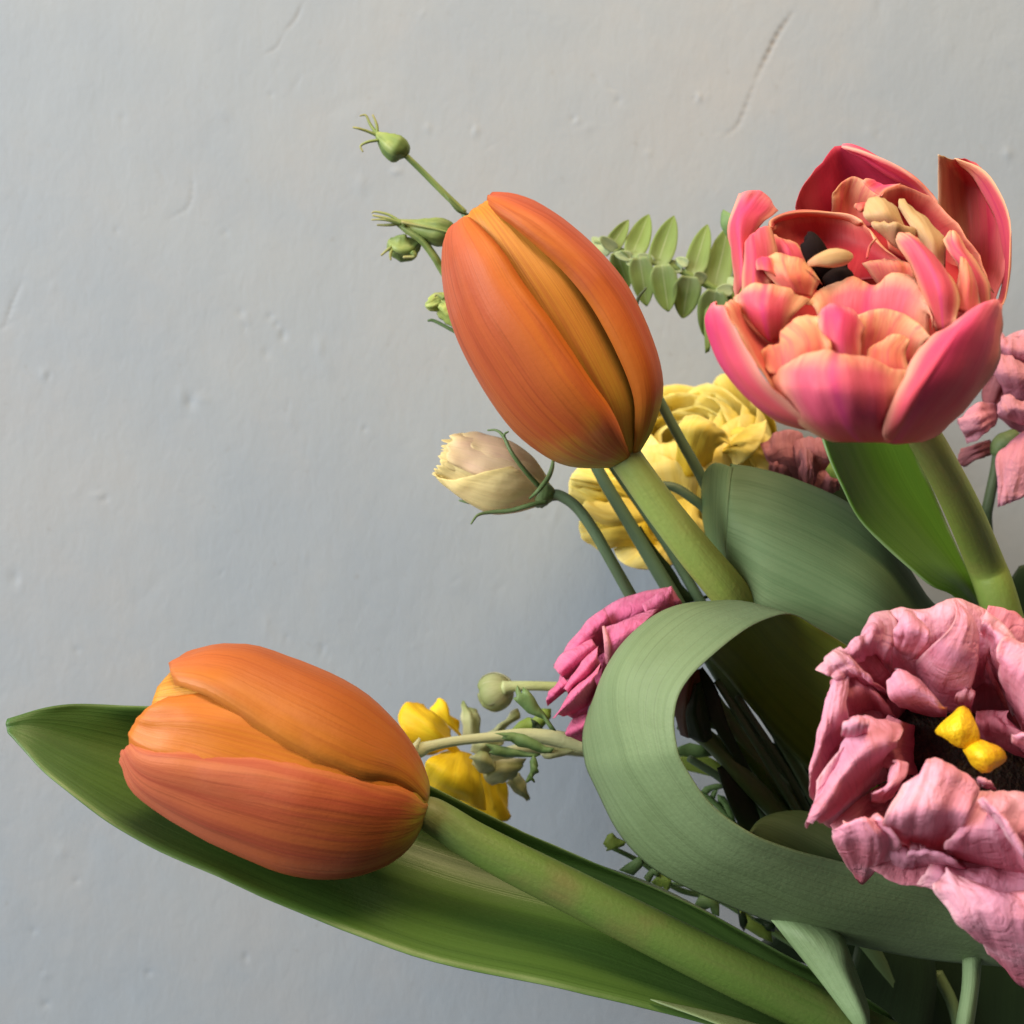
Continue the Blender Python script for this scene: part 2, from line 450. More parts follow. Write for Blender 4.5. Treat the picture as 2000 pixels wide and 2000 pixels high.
M['leaf_dark'] = plant_mat('leaf_green_with_shade', [(0, (.014, .03, .011)), (1, (.02, .045, .015))], streak=(.010, .024, .008), streak_f=.5, su=16, sv=1, rough=.5, transl=.04, bump=.25)  # near-black green: shade inside the bouquet is put into the leaf colour
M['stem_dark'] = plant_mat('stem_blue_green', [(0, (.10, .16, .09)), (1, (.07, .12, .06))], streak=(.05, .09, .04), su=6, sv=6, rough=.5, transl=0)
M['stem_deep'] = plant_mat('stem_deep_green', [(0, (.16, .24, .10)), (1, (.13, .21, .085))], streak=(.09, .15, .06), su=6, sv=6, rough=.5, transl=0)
M['sprig'] = plant_mat('sprig_leaf_green', [(0, (.35, .46, .23)), (.4, (.26, .38, .13)), (1, (.25, .37, .10))], rib=(.44, .55, .32), rib_w=.12, streak=(.24, .37, .09), streak_f=.4, su=12, sv=2, rough=.6, spec=.2, transl=.35)
M['sprig_pale'] = plant_mat('sprig_bract_pale_green', [(0, (.48, .60, .38)), (1, (.42, .55, .30))], su=12, rough=.55, transl=.3, streak=(.24, .36, .15))
M['bud_green'] = plant_mat('bud_green', [(0, (.10, .17, .055)), (.5, (.21, .30, .085)), (1, (.28, .35, .12))], blotch=(.36, .42, .14), blotch_f=.5, blotch_s=180, streak=(.08, .14, .035), streak_f=.8, su=7, sv=1, rough=.5, transl=.1)
M['bud_lime'] = plant_mat('bud_lime', [(0, (.36, .46, .12)), (1, (.45, .52, .18))], streak=(.22, .34, .06), streak_f=.6, su=8, sv=3, rough=.55, transl=.2)
M['hair'] = plant_mat('sepal_tip_olive', [(0, (.16, .25, .07)), (1, (.30, .30, .12))], su=3, rough=.6, transl=0)
M['sepal'] = plant_mat('sepal_green', [(0, (.07, .13, .04)), (1, (.16, .24, .10))], su=5, rough=.5, transl=0, streak=(.05, .10, .03))
M['cream'] = plant_mat('cream_petal', [(0, (.66, .60, .26)), (.3, (.78, .67, .35)), (.75, (.84, .71, .36)), (1, (.87, .73, .32))], streak=(.68, .56, .26), streak_f=.45, su=16, sv=1.5,
    blotch=(.74, .50, .32), blotch_f=.3, blotch_s=45, rough=.55, transl=.25, bump=.35)
M['blush'] = plant_mat('blush_cream_petal', [(0, (.68, .60, .30)), (.35, (.82, .68, .40)), (.75, (.84, .62, .42)), (1, (.88, .74, .36))], streak=(.76, .60, .34), streak_f=.4, su=16, sv=1.5, rough=.55, transl=.25, bump=.3)
M['yellow'] = plant_mat('yellow_petal', [(0, (.96, .74, .05)), (.5, (.99, .86, .18)), (1, (.99, .89, .33))], streak=(.93, .72, .06), streak_f=.4, su=12, sv=1.5, blotch=(.78, .66, .16), blotch_f=.4, rough=.5, transl=.2, bump=.35, vary=.05)
M['pale_yellow'] = plant_mat('pale_yellow_petal', [(0, (.86, .70, .12)), (1, (.92, .82, .30))], streak=(.84, .66, .08), streak_f=.4, su=12, sv=1.5, rough=.5, transl=.2, bump=.35)
M['deep_yellow'] = plant_mat('deep_yellow_petal', [(0, (.90, .60, .01)), (.5, (.95, .72, .03)), (1, (.93, .62, .02))], streak=(.80, .46, .01), streak_f=.35, su=8, sv=1.5, rough=.5, spec=.2, transl=.15, bump=.25)
M['sep_pale'] = plant_mat('pale_sepal', [(0, (.58, .60, .34)), (.6, (.50, .54, .27)), (1, (.24, .30, .10))], edge=(.66, .66, .44), streak=(.36, .42, .17), su=8, rough=.6, transl=.2)
M['stem_pale'] = plant_mat('stem_pale_green', [(0, (.58, .62, .40)), (1, (.52, .55, .27))], streak=(.44, .50, .26), su=6, sv=5, rough=.6, transl=0, fine=.6)
M['stem_lime'] = plant_mat('stem_lime_green', [(0, (.52, .58, .30)), (1, (.46, .54, .18))], streak=(.40, .48, .14), su=6, sv=5, rough=.6, transl=0, fine=.6)
M['leaf_small'] = plant_mat('leaflet_green', [(0, (.16, .28, .10)), (1, (.18, .30, .11))], streak=(.11, .21, .06), su=9, rough=.5, transl=.12)
M['leaf_lime'] = plant_mat('leaflet_lime', [(0, (.28, .40, .08)), (1, (.30, .42, .08))], streak=(.20, .33, .05), su=9, rough=.5, transl=.25)
# coral double tulip
pk = dict(rough=.52, spec=.22, transl=.25, bump=.25, vary=.06, vein=.12)
M['coral_out'] = plant_mat('coral_petal_outside', [(0, (.66, .13, .10)), (.35, (.73, .10, .18)), (.75, (.77, .15, .22)), (1, (.82, .32, .24))], edge=(.86, .52, .30), edge_at=(.5, 1.0), edge_f=.9,
    tip=(.88, .52, .32), tip_at=(.70, 1.05), rib=(.66, .06, .22), rib_w=.16, rib_f=.7, streak=(.66, .08, .13), streak_f=.45, su=14, sv=1.3, **pk)
M['pink_out'] = plant_mat('magenta_petal_outside', [(0, (.70, .18, .13)), (.3, (.73, .10, .14)), (.7, (.75, .08, .19)), (1, (.80, .13, .24))], edge=(.88, .46, .33), edge_at=(.55, 1.02), edge_f=.85, tip=(.86, .34, .36), tip_at=(.8, 1.1),
    rib=(.74, .05, .27), rib_w=.4, rib_f=.4, streak=(.68, .06, .17), streak_f=.35, su=12, sv=1.2, **pk)
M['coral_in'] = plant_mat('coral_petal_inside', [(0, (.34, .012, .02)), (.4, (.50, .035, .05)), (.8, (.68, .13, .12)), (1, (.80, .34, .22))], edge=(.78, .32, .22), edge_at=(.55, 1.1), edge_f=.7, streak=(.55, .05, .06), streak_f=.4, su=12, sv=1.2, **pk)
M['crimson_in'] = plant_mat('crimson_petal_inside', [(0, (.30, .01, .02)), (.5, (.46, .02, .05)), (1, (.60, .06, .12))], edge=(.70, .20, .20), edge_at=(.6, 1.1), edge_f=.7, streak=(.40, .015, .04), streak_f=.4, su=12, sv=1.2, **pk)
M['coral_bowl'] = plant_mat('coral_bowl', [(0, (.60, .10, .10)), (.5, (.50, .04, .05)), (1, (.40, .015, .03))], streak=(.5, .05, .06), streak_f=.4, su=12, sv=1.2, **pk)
M['salmon'] = plant_mat('salmon_petal', [(0, (.68, .11, .11)), (.45, (.76, .22, .15)), (1, (.86, .48, .28))], edge=(.86, .54, .33), edge_at=(.6, 1.0), streak=(.72, .10, .15), streak_f=.6, su=12, sv=1.2, **pk)
M['beige'] = plant_mat('beige_petaloid', [(0, (.64, .26, .17)), (.45, (.60, .38, .19)), (1, (.62, .45, .24))], edge=(.78, .48, .32), edge_at=(.8, 1.05), streak=(.50, .34, .13), streak_f=.4, su=12, sv=1.2, rough=.5, transl=.2)
M['side_petal'] = plant_mat('two_tone_petal', [(0, (.80, .62, .40)), (.05, (.60, .44, .22)), (.34, (.58, .40, .19)), (.46, (.56, .12, .10)), (.75, (.46, .03, .06)), (1, (.74, .20, .20))], across=True, streak=(.40, .10, .06), streak_f=.3, su=12, sv=1.2, **pk)
M['black'] = plant_mat('dark_anther', [(0, (.010, .006, .006)), (1, (.012, .007, .008))], su=6, rough=.8, spec=.08, transl=0)
# pale pink crumpled flowers
pp = dict(rough=.6, spec=.2, transl=.32, bump=.4, vary=.05, fine=.5, vein=.25, wrinkle=.9)
M['dusty'] = plant_mat('dusty_pink_petal', [(0, (.62, .16, .23)), (.4, (.86, .37, .51)), (.85, (.92, .47, .64)), (1, (.92, .54, .62))], edge=(.92, .60, .58), edge_at=(.85, 1.08), streak=(.80, .32, .43), streak_f=.4, su=12, sv=2,
    blotch=(.94, .60, .72), blotch_f=.5, blotch_s=55, **pp)
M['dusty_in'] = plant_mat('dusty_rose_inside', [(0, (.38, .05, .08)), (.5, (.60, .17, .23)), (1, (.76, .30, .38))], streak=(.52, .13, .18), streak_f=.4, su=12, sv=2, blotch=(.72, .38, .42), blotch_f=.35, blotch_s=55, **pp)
M['hot'] = plant_mat('hot_pink_petal', [(0, (.66, .08, .24)), (.5, (.80, .19, .39)), (1, (.84, .29, .48))], streak=(.70, .12, .29), streak_f=.45, su=10, sv=2, edge=(.80, .30, .42), edge_at=(.85, 1.08), **pp)
M['peach'] = plant_mat('peach_fold', [(0, (.78, .26, .38)), (1, (.84, .42, .46))], su=10, **pp)
M['mauve'] = plant_mat('mauve_petal', [(0, (.42, .14, .17)), (1, (.60, .27, .31))], streak=(.46, .16, .19), streak_f=.5, su=10, sv=2, **pp)
M['orchid'] = plant_mat('orchid_pink_petal', [(0, (.72, .30, .42)), (1, (.82, .42, .54))], streak=(.68, .27, .38), streak_f=.4, su=10, sv=2, **pp)
M['stigma'] = plant_mat('yellow_stigma', [(0, (.84, .52, .01)), (1, (.88, .60, .02))], su=6, rough=.45, transl=.1, bump=.5, fine=1.5, streak=(.78, .42, .01))
M['centre'] = plant_mat('dark_seed_centre', [(0, (.012, .007, .004)), (1, (.022, .014, .007))], su=9, rough=.7, transl=0, bump=1.0, fine=2, blotch=(.14, .10, .02), blotch_f=.2, blotch_s=420)
M['rust'] = plant_mat('rust_petal', [(0, (.10, .035, .02)), (1, (.13, .05, .02))], su=8, rough=.6, transl=0)

# ------------------------------------------------------------------ the wall (plaster with lumps, pits and a scratch)
def build_wall():
    D = 108.0; y0 = D / 1000; k = (CAM_D + y0) * TAN / 1000
    fine = np.linspace(-.185, .185, 600)
    outer = np.array([.2, .23, .28, .36, .5, .75])
    ax = np.concatenate([-outer[::-1], fine, outer])
    X, Z = np.meshgrid(ax, ax)
    H = np.zeros_like(X); S = np.zeros_like(X)
    def px(x, y): return (x - 1000) * k, (1000 - y) * k
    def bumpat(x, y, amp, sx, sy, rot=0):
        cx, cz = px(x, y); c, s = math.cos(rot), math.sin(rot)
        a = (X - cx) * c + (Z - cz) * s; b = -(X - cx) * s + (Z - cz) * c
        return amp / 1000 * np.exp(-(a / (sx * k)) ** 2 - (b / (sy * k)) ** 2)
    for (x, y, a, sx, sy) in [(470, 610, -.5, 9, 10), (480, 640, -.35, 10, 9), (527, 618, -.5, 9, 8), (540, 635, -.45, 7, 8), (553, 656, -.8, 8, 14), (520, 690, -.4, 9, 12),
                              (372, 785, -.8, 12, 16), (395, 780, .45, 20, 14), (355, 770, .4, 12, 22), (85, 730, .55, 10, 14), (95, 735, -.4, 6, 10), (205, 975, -.5, 9, 9), (190, 968, .4, 14, 8),
                              (625, 680, .45, 10, 22), (530, 185, -.4, 6, 6), (228, 450, -.35, 7, 9), (440, 455, -.4, 8, 9), (930, 255, .6, 9, 12), (920, 252, -.4, 5, 8), (835, 250, .5, 7, 12),
                              (775, 335, .7, 12, 8), (705, 360, .45, 14, 20), (1120, 232, -.7, 6, 7), (1127, 236, .5, 8, 8), (1365, 190, .8, 7, 10), (1358, 192, -.4, 5, 6), (1208, 197, -.5, 6, 8),
                              (1967, 300, .7, 10, 12), (1010, 600, -.4, 10, 14), (30, 1130, -.8, 14, 16), (40, 1135, .4, 10, 20), (290, 1900, -.6, 8, 8), (90, 1962, -.6, 10, 10), (480, 1870, -.6, 7, 10),
                              (65, 1818, -.5, 8, 8), (150, 1720, -.5, 6, 7), (560, 1245, -.4, 6, 7), (630, 1270, -.5, 8, 18), (520, 1220, .4, 10, 26), (712, 838, -.5, 6, 6), (150, 1270, -.4, 7, 7),
                              (120, 1665, .4, 12, 14), (640, 720, .35, 16, 26), (240, 230, -.35, 8, 10), (90, 1905, .3, 10, 8), (1265, 300, .4, 8, 8), (1700, 260, .3, 12, 16), (1850, 90, .3, 16, 20)]:
        H += bumpat(x, y, a * .42, sx * .85, sy * .85)
    rr = random.Random(11)
    for _ in range(260):
        x = rr.uniform(-150, 2150); y = rr.uniform(-150, 2150); s = rr.choice((3, 4, 5, 6, 8, 12, 18)) * rr.uniform(.7, 1.3)
        H += bumpat(x, y, rr.choice((-1, -1, 1)) * rr.uniform(.02, .12), s, s * rr.uniform(.8, 4.5), rr.uniform(-1.2, 1.2))
    for _ in range(70):
        s = rr.uniform(25, 80)
        H += bumpat(rr.uniform(-150, 2150), rr.uniform(-150, 2150), rr.uniform(-.16, .16), s, s * rr.uniform(1, 2.5), rr.uniform(-.9, .9))
    flat = np.array([noise.noise((x * 60, 3.1, z * 38)) * .09 + noise.noise((x * 150 + 9, 1.7, z * 95)) * .055 for x, z in zip(X.ravel(), Z.ravel())]).reshape(X.shape)
    H += flat / 1000 * np.where(np.abs(X) < .19, 1, 0) * np.where(np.abs(Z) < .19, 1, 0)
    def line(pts, depth, w, stain):
        nonlocal H, S
        q = cr(np.array([px(*p) for p in pts]), 60); n = len(q)
        best = np.full(X.shape, 9.0); wt = np.zeros(X.shape)
        for i in range(n):
            dd = np.hypot(X - q[i, 0], Z - q[i, 1]); t = i / (n - 1); ww = math.sin(math.pi * min(.97, max(.03, t))) ** .6
            m = dd < best; best[m] = dd[m]; wt[m] = ww * (.7 + .3 * math.sin(i * .9))
        e = np.exp(-(best / (w * k)) ** 2) * wt
        H -= depth / 1000 * e; S = np.maximum(S, stain * e)
    line([(1547, 25), (1522, 62), (1500, 105), (1478, 150)], .6, 4.2, .95)
    line([(1478, 150), (1460, 200), (1440, 245), (1412, 268)], .3, 4, .35)
    line([(592, 3), (578, 35), (556, 62)], .4, 3, .40)
    line([(556, 62), (540, 92), (515, 106)], .3, 2.5, .28)
    line([(376, 340), (370, 400), (330, 428)], .25, 4, .10)
    line([(45, 545), (25, 590), (8, 640)], .3, 4, .12)
    Y = y0 - H
    n = len(ax); V = np.stack([X, Y, Z], -1).reshape(-1, 3)
    idx = np.arange(n * n).reshape(n, n)
    F = np.stack([idx[:-1, :-1], idx[:-1, 1:], idx[1:, 1:], idx[1:, :-1]], -1).reshape(-1, 4)
    me = bpy.data.meshes.new('wall'); me.from_pydata(V.tolist(), [], F.tolist())
    me.polygons.foreach_set('use_smooth', np.ones(len(F), bool))
    at = me.attributes.new('scuff', 'FLOAT', 'POINT'); at.data.foreach_set('value', S.ravel())
    m, nt, N, L = new_mat('grey_plaster')
    geo = N.new('ShaderNodeNewGeometry')
    nA = N.new('ShaderNodeTexNoise'); nA.inputs['Scale'].default_value = 14; nA.inputs['Detail'].default_value = 5; L.new(geo.outputs['Position'], nA.inputs['Vector'])
    mp = N.new('ShaderNodeMapping'); mp.inputs['Scale'].default_value = (330, 330, 190); L.new(geo.outputs['Position'], mp.inputs['Vector'])
    nB = N.new('ShaderNodeTexNoise'); nB.inputs['Scale'].default_value = 1; nB.inputs['Detail'].default_value = 7; nB.inputs['Roughness'].default_value = .55; nB.inputs['Distortion'].default_value = .6; L.new(mp.outputs[0], nB.inputs['Vector'])
    col = mixc(N, L, mapr(N, L, nA.outputs['Fac'], .35, .65), (.236, .283, .338), (.260, .302, .345))
    nC = N.new('ShaderNodeTexNoise'); nC.inputs['Scale'].default_value = 5; nC.inputs['Detail'].default_value = 6; nC.inputs['Roughness'].default_value = .7; L.new(geo.outputs['Position'], nC.inputs['Vector'])
    col = mixc(N, L, mapr(N, L, nC.outputs['Fac'], .45, .7), col, (.272, .300, .332))
    nD = N.new('ShaderNodeTexNoise'); nD.inputs['Scale'].default_value = 260; nD.inputs['Detail'].default_value = 3; L.new(geo.outputs['Position'], nD.inputs['Vector'])
    col = mixc(N, L, val(N, L, 'MULTIPLY', mapr(N, L, nD.outputs['Fac'], .66, .78), .35), col, (.20, .21, .215))
    a = N.new('ShaderNodeAttribute'); a.attribute_name = 'scuff'
    col = mixc(N, L, a.outputs['Fac'], col, (.17, .16, .15))
    p = N.new('ShaderNodeBsdfPrincipled'); L.new(col, p.inputs['Base Color']); p.inputs['Roughness'].default_value = .62; p.inputs['Specular IOR Level'].default_value = .25
    b = N.new('ShaderNodeBump'); b.inputs['Strength'].default_value = .24; b.inputs['Distance'].default_value = .0007; L.new(nB.outputs['Fac'], b.inputs['Height']); L.new(b.outputs[0], p.inputs['Normal'])
    o = N.new('ShaderNodeOutputMaterial'); L.new(p.outputs[0], o.inputs[0])
    me.materials.append(m)
    w = link('wall', me); w['kind'] = 'structure'; w['label'] = 'pale grey plaster wall with lumps, pits and a thin dark scratch'
build_wall()


# ------------------------------------------------------------------ orange tulip standing upright
tu = thing('orange_tulip', 'upright closed orange tulip leaning left on a thick pale green stem', 'tulip', (1940, 2150, 70))
ru = Rings([((1191, 914), (1250, 882)), ((1110, 909), (1278, 822)), ((1049, 878), (1293, 750)), ((985, 817), (1273, 664)), ((925, 724), (1226, 566)),
            ((888, 640), (1170, 494)), ((867, 540), (1090, 426)), ((872, 466), (1018, 389)), ((903, 426), (958, 384))], G, 0, -6)
RB = [((1191, 914), (1250, 882)), ((1110, 909), (1278, 822)), ((1049, 878), (1293, 750)), ((985, 817), (1273, 664)), ((925, 724), (1226, 566)), ((888, 640), (1170, 494)), ((867, 540), (1090, 426))]
ru_r = Rings(RB + [((888, 452), (1018, 389)), ((945, 396), (962, 376))], G, 0, -6)
ru_l = Rings(RB + [((870, 468), (985, 408)), ((896, 436), (922, 420))], G, 0, -8)
ring_petal('petal', ru, (M['tulip_in'],), tu, [120, 120, 120], [260, 260, 255], k=.95, t1=1.0, drop=.15)
ring_petal('petal', ru, (M['tulip_in'],), tu, [60, 60, 60], [185, 185, 185], k=.86, t1=.97, drop=.15)
ring_petal('petal', ru, (M['tulip_in'],), tu, [-170, -170, -165], [-50, -50, -50], k=.86, t1=.97, drop=.15)
ring_petal('petal', ru, (M['tulip_gold'], M['tulip_in']), tu, [-48, -44, -40, -38, -40, -50], [62, 60, 56, 52, 50, 55], k=.73, t0=.01, t1=.975, drop=.06, roll=.0, wr=.2, tipk=1.12)
ring_petal('petal', ru_r, (M['tulip_out'], M['tulip_in']), tu, [34, 34, 34, 32, 24, 8, -14], [165, 172, 175, 172, 168, 165, 160], k=.99, t1=1.0, drop=.10, cen=-.55, roll=.16, rp=9, lip=.05)
ring_petal('petal', ru_l, (M['tulip_out'], M['tulip_in']), tu, [-165, -168, -168, -165, -160, -150, -140], [20, 11, 4, -1, -6, -7, 6], k=.995, t1=1.0, drop=.10, cen=.35, roll=.16, rp=9, lip=.035)
tube('stem', [(1212, 872, 0, 2.9), (1222, 893, 0, 3.9), (1240, 920, 0, 4.0), (1290, 990, 1, 4.2), (1360, 1080, 3, 4.6), (1430, 1165, 8, 4.9), (1490, 1260, 22, 5.0), (1580, 1400, 44, 5.0), (1740, 1700, 62, 5), (1940, 2150, 70, 5)], M['tstem'], tu, n=50, seg=20)

# ------------------------------------------------------------------ orange tulip lying to the left, cradled in its leaf
tl = thing('orange_tulip', 'drooping orange tulip lying along its long dark green leaf', 'tulip', (1830, 2085, -8))
rl = Rings([((822, 1617), (839, 1556)), ((792, 1662), (834, 1520)), ((742, 1694), (812, 1470)), ((660, 1713), (768, 1411)), ((560, 1703), (686, 1343)),
            ((450, 1656), (577, 1291)), ((350, 1601), (469, 1261)), ((280, 1551), (378, 1274)), ((246, 1492), (330, 1300))], G, -12, -20)
ring_petal('petal', rl, (M['tulip_in'],), tl, [120, 120, 120], [245, 245, 245], k=.93, t1=.97, drop=.12)
ring_petal('petal', rl, (M['tulip_in'],), tl, [-170, -170, -165], [-60, -60, -60], k=.86, t1=.93, drop=.12)
ring_petal('petal', rl, (M['tulip_gold'], M['tulip_in']), tl, [15, 12, 8, 8, 5], [110, 110, 105, 95, 80], k=.86, t1=.95, drop=.05, roll=.02, cen=-.2)
ring_petal('petal', rl, (M['tulip_in'], M['tulip_in']), tl, [-30, -30, -30, -30, -30], [75, 70, 55, 38, 24], k=.92, t1=.985, drop=.10, roll=.02, cen=-.1, edge=1.2, wr=.5)
ring_petal('petal', rl, (M['tulip_brown'], M['tulip_in']), tl, [42, 40, 36, 25, 24, 32, 42, 50], [170, 172, 172, 168, 160, 150, 135, 118], k=1.0, t1=.985, drop=.10, cen=.1, tipk=1.05, roll=.09, rp=9, edge=.8, lip=.03)
ring_petal('petal', rl, (M['tulip_rosy'], M['tulip_in']), tl, [-165, -165, -160, -150, -140, -130, -110, -95], [44, 42, 36, 29, 18, 4, -8, -12], k=.975, t1=1.005, drop=.07, cen=.0, roll=.12, rp=9, edge=.5, jag=.014, lip=.025)
tube('stem', [(806, 1578, -12, 2.5), (836, 1588, -12, 3.9), (868, 1607, -12, 4.3), (920, 1640, -12, 4.5), (1000, 1683, -12, 4.8), (1100, 1733, -12, 5.0), (1380, 1873, -12, 5.4), (1580, 1968, -10, 5.6), (1830, 2085, -8, 5.6)], M['tstem_low'], tl, n=50, seg=20)
patch('leaf', [[(1800, 2130, -10), (1780, 2060, 6), (1760, 2010, 6), (1740, 1985, 2)],
               [(1560, 2058, -12), (1600, 1985, 4), (1640, 1935, 6), (1655, 1928, 2)],
               [(1400, 2006, -16), (1440, 1925, 2), (1500, 1870, 6), (1566, 1883, 0)],
               [(1100, 1932, -20), (1180, 1810, 3), (1260, 1735, 8), (1333, 1761, 0)],
               [(776, 1857, -22), (880, 1730, 6), (940, 1640, 12), (1000, 1615, 3)],
               [(414, 1707, -22), (510, 1600, 10), (600, 1520, 18), (720, 1480, 8)],
               [(233, 1619, -20), (310, 1520, 6), (370, 1440, 12), (450, 1398, 6)],
               [(104, 1522, -17), (150, 1460, -4), (185, 1405, 0), (225, 1377, 2)],
               [(50, 1468, -14), (62, 1428, -9), (80, 1400, -7), (110, 1378, -5)],
               [(16, 1430, -12), (13, 1421, -11), (11, 1413, -11), (14, 1404, -10)]],
      (M['tleaf_top'], M['tleaf_pale']), tl, nu=31, nv=70, thick=.9, wr=.35, fr=30, edge=.2)

# ------------------------------------------------------------------ coral double tulip
tp = thing('coral_tulip', 'open double coral pink tulip with cream edged petals and dark centre', 'tulip', (2040, 1500, 30))
def cp(rows, face, back=None, **kw):
    kw.setdefault('nu', 17); kw.setdefault('nv', 17); kw.setdefault('wr', .4); kw.setdefault('edge', .75); kw.setdefault('fr', 70); kw.setdefault('thick', .55); kw.setdefault('pleat', .35); kw.setdefault('puff', .8); kw.setdefault('pn', 5)
    rows = [[(x, y, d - 40) for x, y, d in r] for r in rows]
    return patch('petal', rows, (M[face], M[back or face]), tp, C2, **kw)
# rear and side petals first, front petals last
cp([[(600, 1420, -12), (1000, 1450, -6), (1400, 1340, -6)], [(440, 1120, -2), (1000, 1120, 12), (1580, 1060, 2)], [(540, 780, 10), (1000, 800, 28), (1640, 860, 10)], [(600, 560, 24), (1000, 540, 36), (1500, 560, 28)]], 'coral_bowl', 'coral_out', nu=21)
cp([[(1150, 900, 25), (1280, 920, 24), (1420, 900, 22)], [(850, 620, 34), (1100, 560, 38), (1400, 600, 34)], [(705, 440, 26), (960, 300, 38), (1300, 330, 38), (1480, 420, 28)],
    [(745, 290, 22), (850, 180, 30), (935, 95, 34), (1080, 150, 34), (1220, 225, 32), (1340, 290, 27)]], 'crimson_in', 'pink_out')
cp([[(1480, 420, 27), (1420, 440, 32)], [(1420, 345, 27), (1340, 330, 34)], [(1330, 252, 25), (1230, 275, 34)], [(1200, 172, 26), (1130, 215, 34)], [(1060, 120, 29), (1040, 150, 34)], [(950, 96, 32), (945, 108, 34)]],
   'pink_out', nu=7, nv=25, thick=1.4, edge=.1)
cp([[(1560, 1000, 20), (1650, 1010, 18), (1760, 990, 14)], [(1500, 650, 26), (1660, 600, 32), (1840, 760, 14)], [(1465, 380, 24), (1640, 350, 34), (1860, 560, 16)],
    [(1466, 220, 20), (1560, 230, 30), (1690, 300, 30), (1800, 370, 18)], [(1472, 145, 17), (1530, 160, 20), (1610, 165, 22), (1700, 215, 20)]], 'side_petal', 'pink_out', nu=25, nv=25)
cp([[(1790, 990, 6), (1760, 1000, 14)], [(1838, 900, 8), (1800, 930, 16)], [(1862, 700, 8), (1820, 760, 18)], [(1850, 500, 10), (1780, 520, 22)], [(1790, 330, 14), (1710, 370, 24)], [(1700, 215, 17), (1640, 250, 24)], [(1560, 160, 20), (1560, 180, 22)]], 'coral_out', nu=7, nv=21, edge=.1)
cp([[(900, 560, 33), (1000, 560, 36), (1150, 520, 33)], [(890, 400, 30), (1000, 400, 36), (1130, 420, 30)], [(905, 350, 29), (950, 290, 32), (1010, 260, 33), (1070, 285, 32), (1120, 340, 28), (1160, 370, 26)]], 'salmon', 'coral_out')
cp([[(1200, 650, 16), (1400, 780, 18), (1560, 860, 14)], [(1160, 480, 18), (1380, 520, 28), (1640, 740, 16)], [(1150, 365, 14), (1210, 320, 17), (1275, 303, 20), (1390, 355, 21), (1500, 450, 20), (1590, 560, 16), (1700, 720, 12), (1770, 890, 8)]], 'coral_in', 'coral_out', nu=25)
cp([[(1060, 285, 18), (1110, 335, 17), (1165, 372, 14)], [(1100, 268, 21), (1150, 310, 20), (1200, 330, 17)], [(1150, 310, 21), (1200, 310, 20), (1270, 300, 18)]], 'pink_out', nu=9, nv=9)
# left rear petal, outer side towards us
cp([[(380, 930, 2), (420, 850, -6), (470, 800, -4)], [(352, 700, 6), (400, 640, -2), (460, 640, 4)], [(342, 560, 8), (400, 500, 2), (540, 500, 8)], [(360, 450, 9), (440, 430, 7), (590, 460, 12)],
    [(395, 352, 10), (440, 340, 10), (500, 340, 13), (550, 385, 14), (600, 452, 14)]], 'pink_out', 'coral_in')
# inner cup: back wall, rim
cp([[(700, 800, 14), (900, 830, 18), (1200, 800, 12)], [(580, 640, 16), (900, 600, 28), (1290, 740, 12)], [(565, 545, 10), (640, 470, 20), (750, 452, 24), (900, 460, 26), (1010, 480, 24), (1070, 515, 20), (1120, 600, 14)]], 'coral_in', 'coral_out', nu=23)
cp([[(560, 540, 7), (575, 560, 12)], [(570, 495, 9), (590, 515, 16)], [(660, 455, 14), (670, 478, 20)], [(760, 445, 18), (760, 470, 24)], [(900, 455, 20), (890, 482, 26)], [(1000, 475, 19), (990, 500, 25)], [(1060, 510, 17), (1040, 530, 22)]], 'salmon', nu=7, nv=31, edge=.1, thick=1.2)
cp([[(400, 900, -8), (470, 860, -12), (560, 850, -10)], [(420, 740, -4), (480, 700, -8), (600, 700, 0)], [(425, 640, 0), (470, 580, 0), (570, 540, 6)], [(440, 620, 2), (500, 558, 3), (575, 528, 8)]], 'coral_out', 'coral_in')
# dark stamens and the beige stigma in the cup
tube('stamen', [(860, 850, -36, 2.0), (850, 760, -40, 2.6), (800, 660, -42, 2.6), (770, 600, -42, 2.0), (755, 590, -42, .8)], M['black'], tp, C2, flat=.6)
tube('stamen', [(860, 740, -36, 2), (920, 790, -40, 3.2), (970, 800, -41, 2.6), (1000, 790, -40, 1)], M['black'], tp, C2, flat=.6)
tube('stamen', [(880, 850, -42, 2.2), (920, 820, -43, 2.4), (985, 790, -42, 1.6)], M['black'], tp, C2, flat=.6)
tube('stigma', [(770, 735, -47, .6), (820, 715, -48, 1.2), (890, 702, -48, 1.9), (960, 696, -47, 1.7), (1000, 690, -45, .7)], M['beige'], tp, C2, flat=.7, seg=14, bump=.06)
tube('filament', [(1085, 700, -34, .3), (1100, 640, -31, .3), (1135, 595, -28, .25)], M['salmon'], tp, C2)
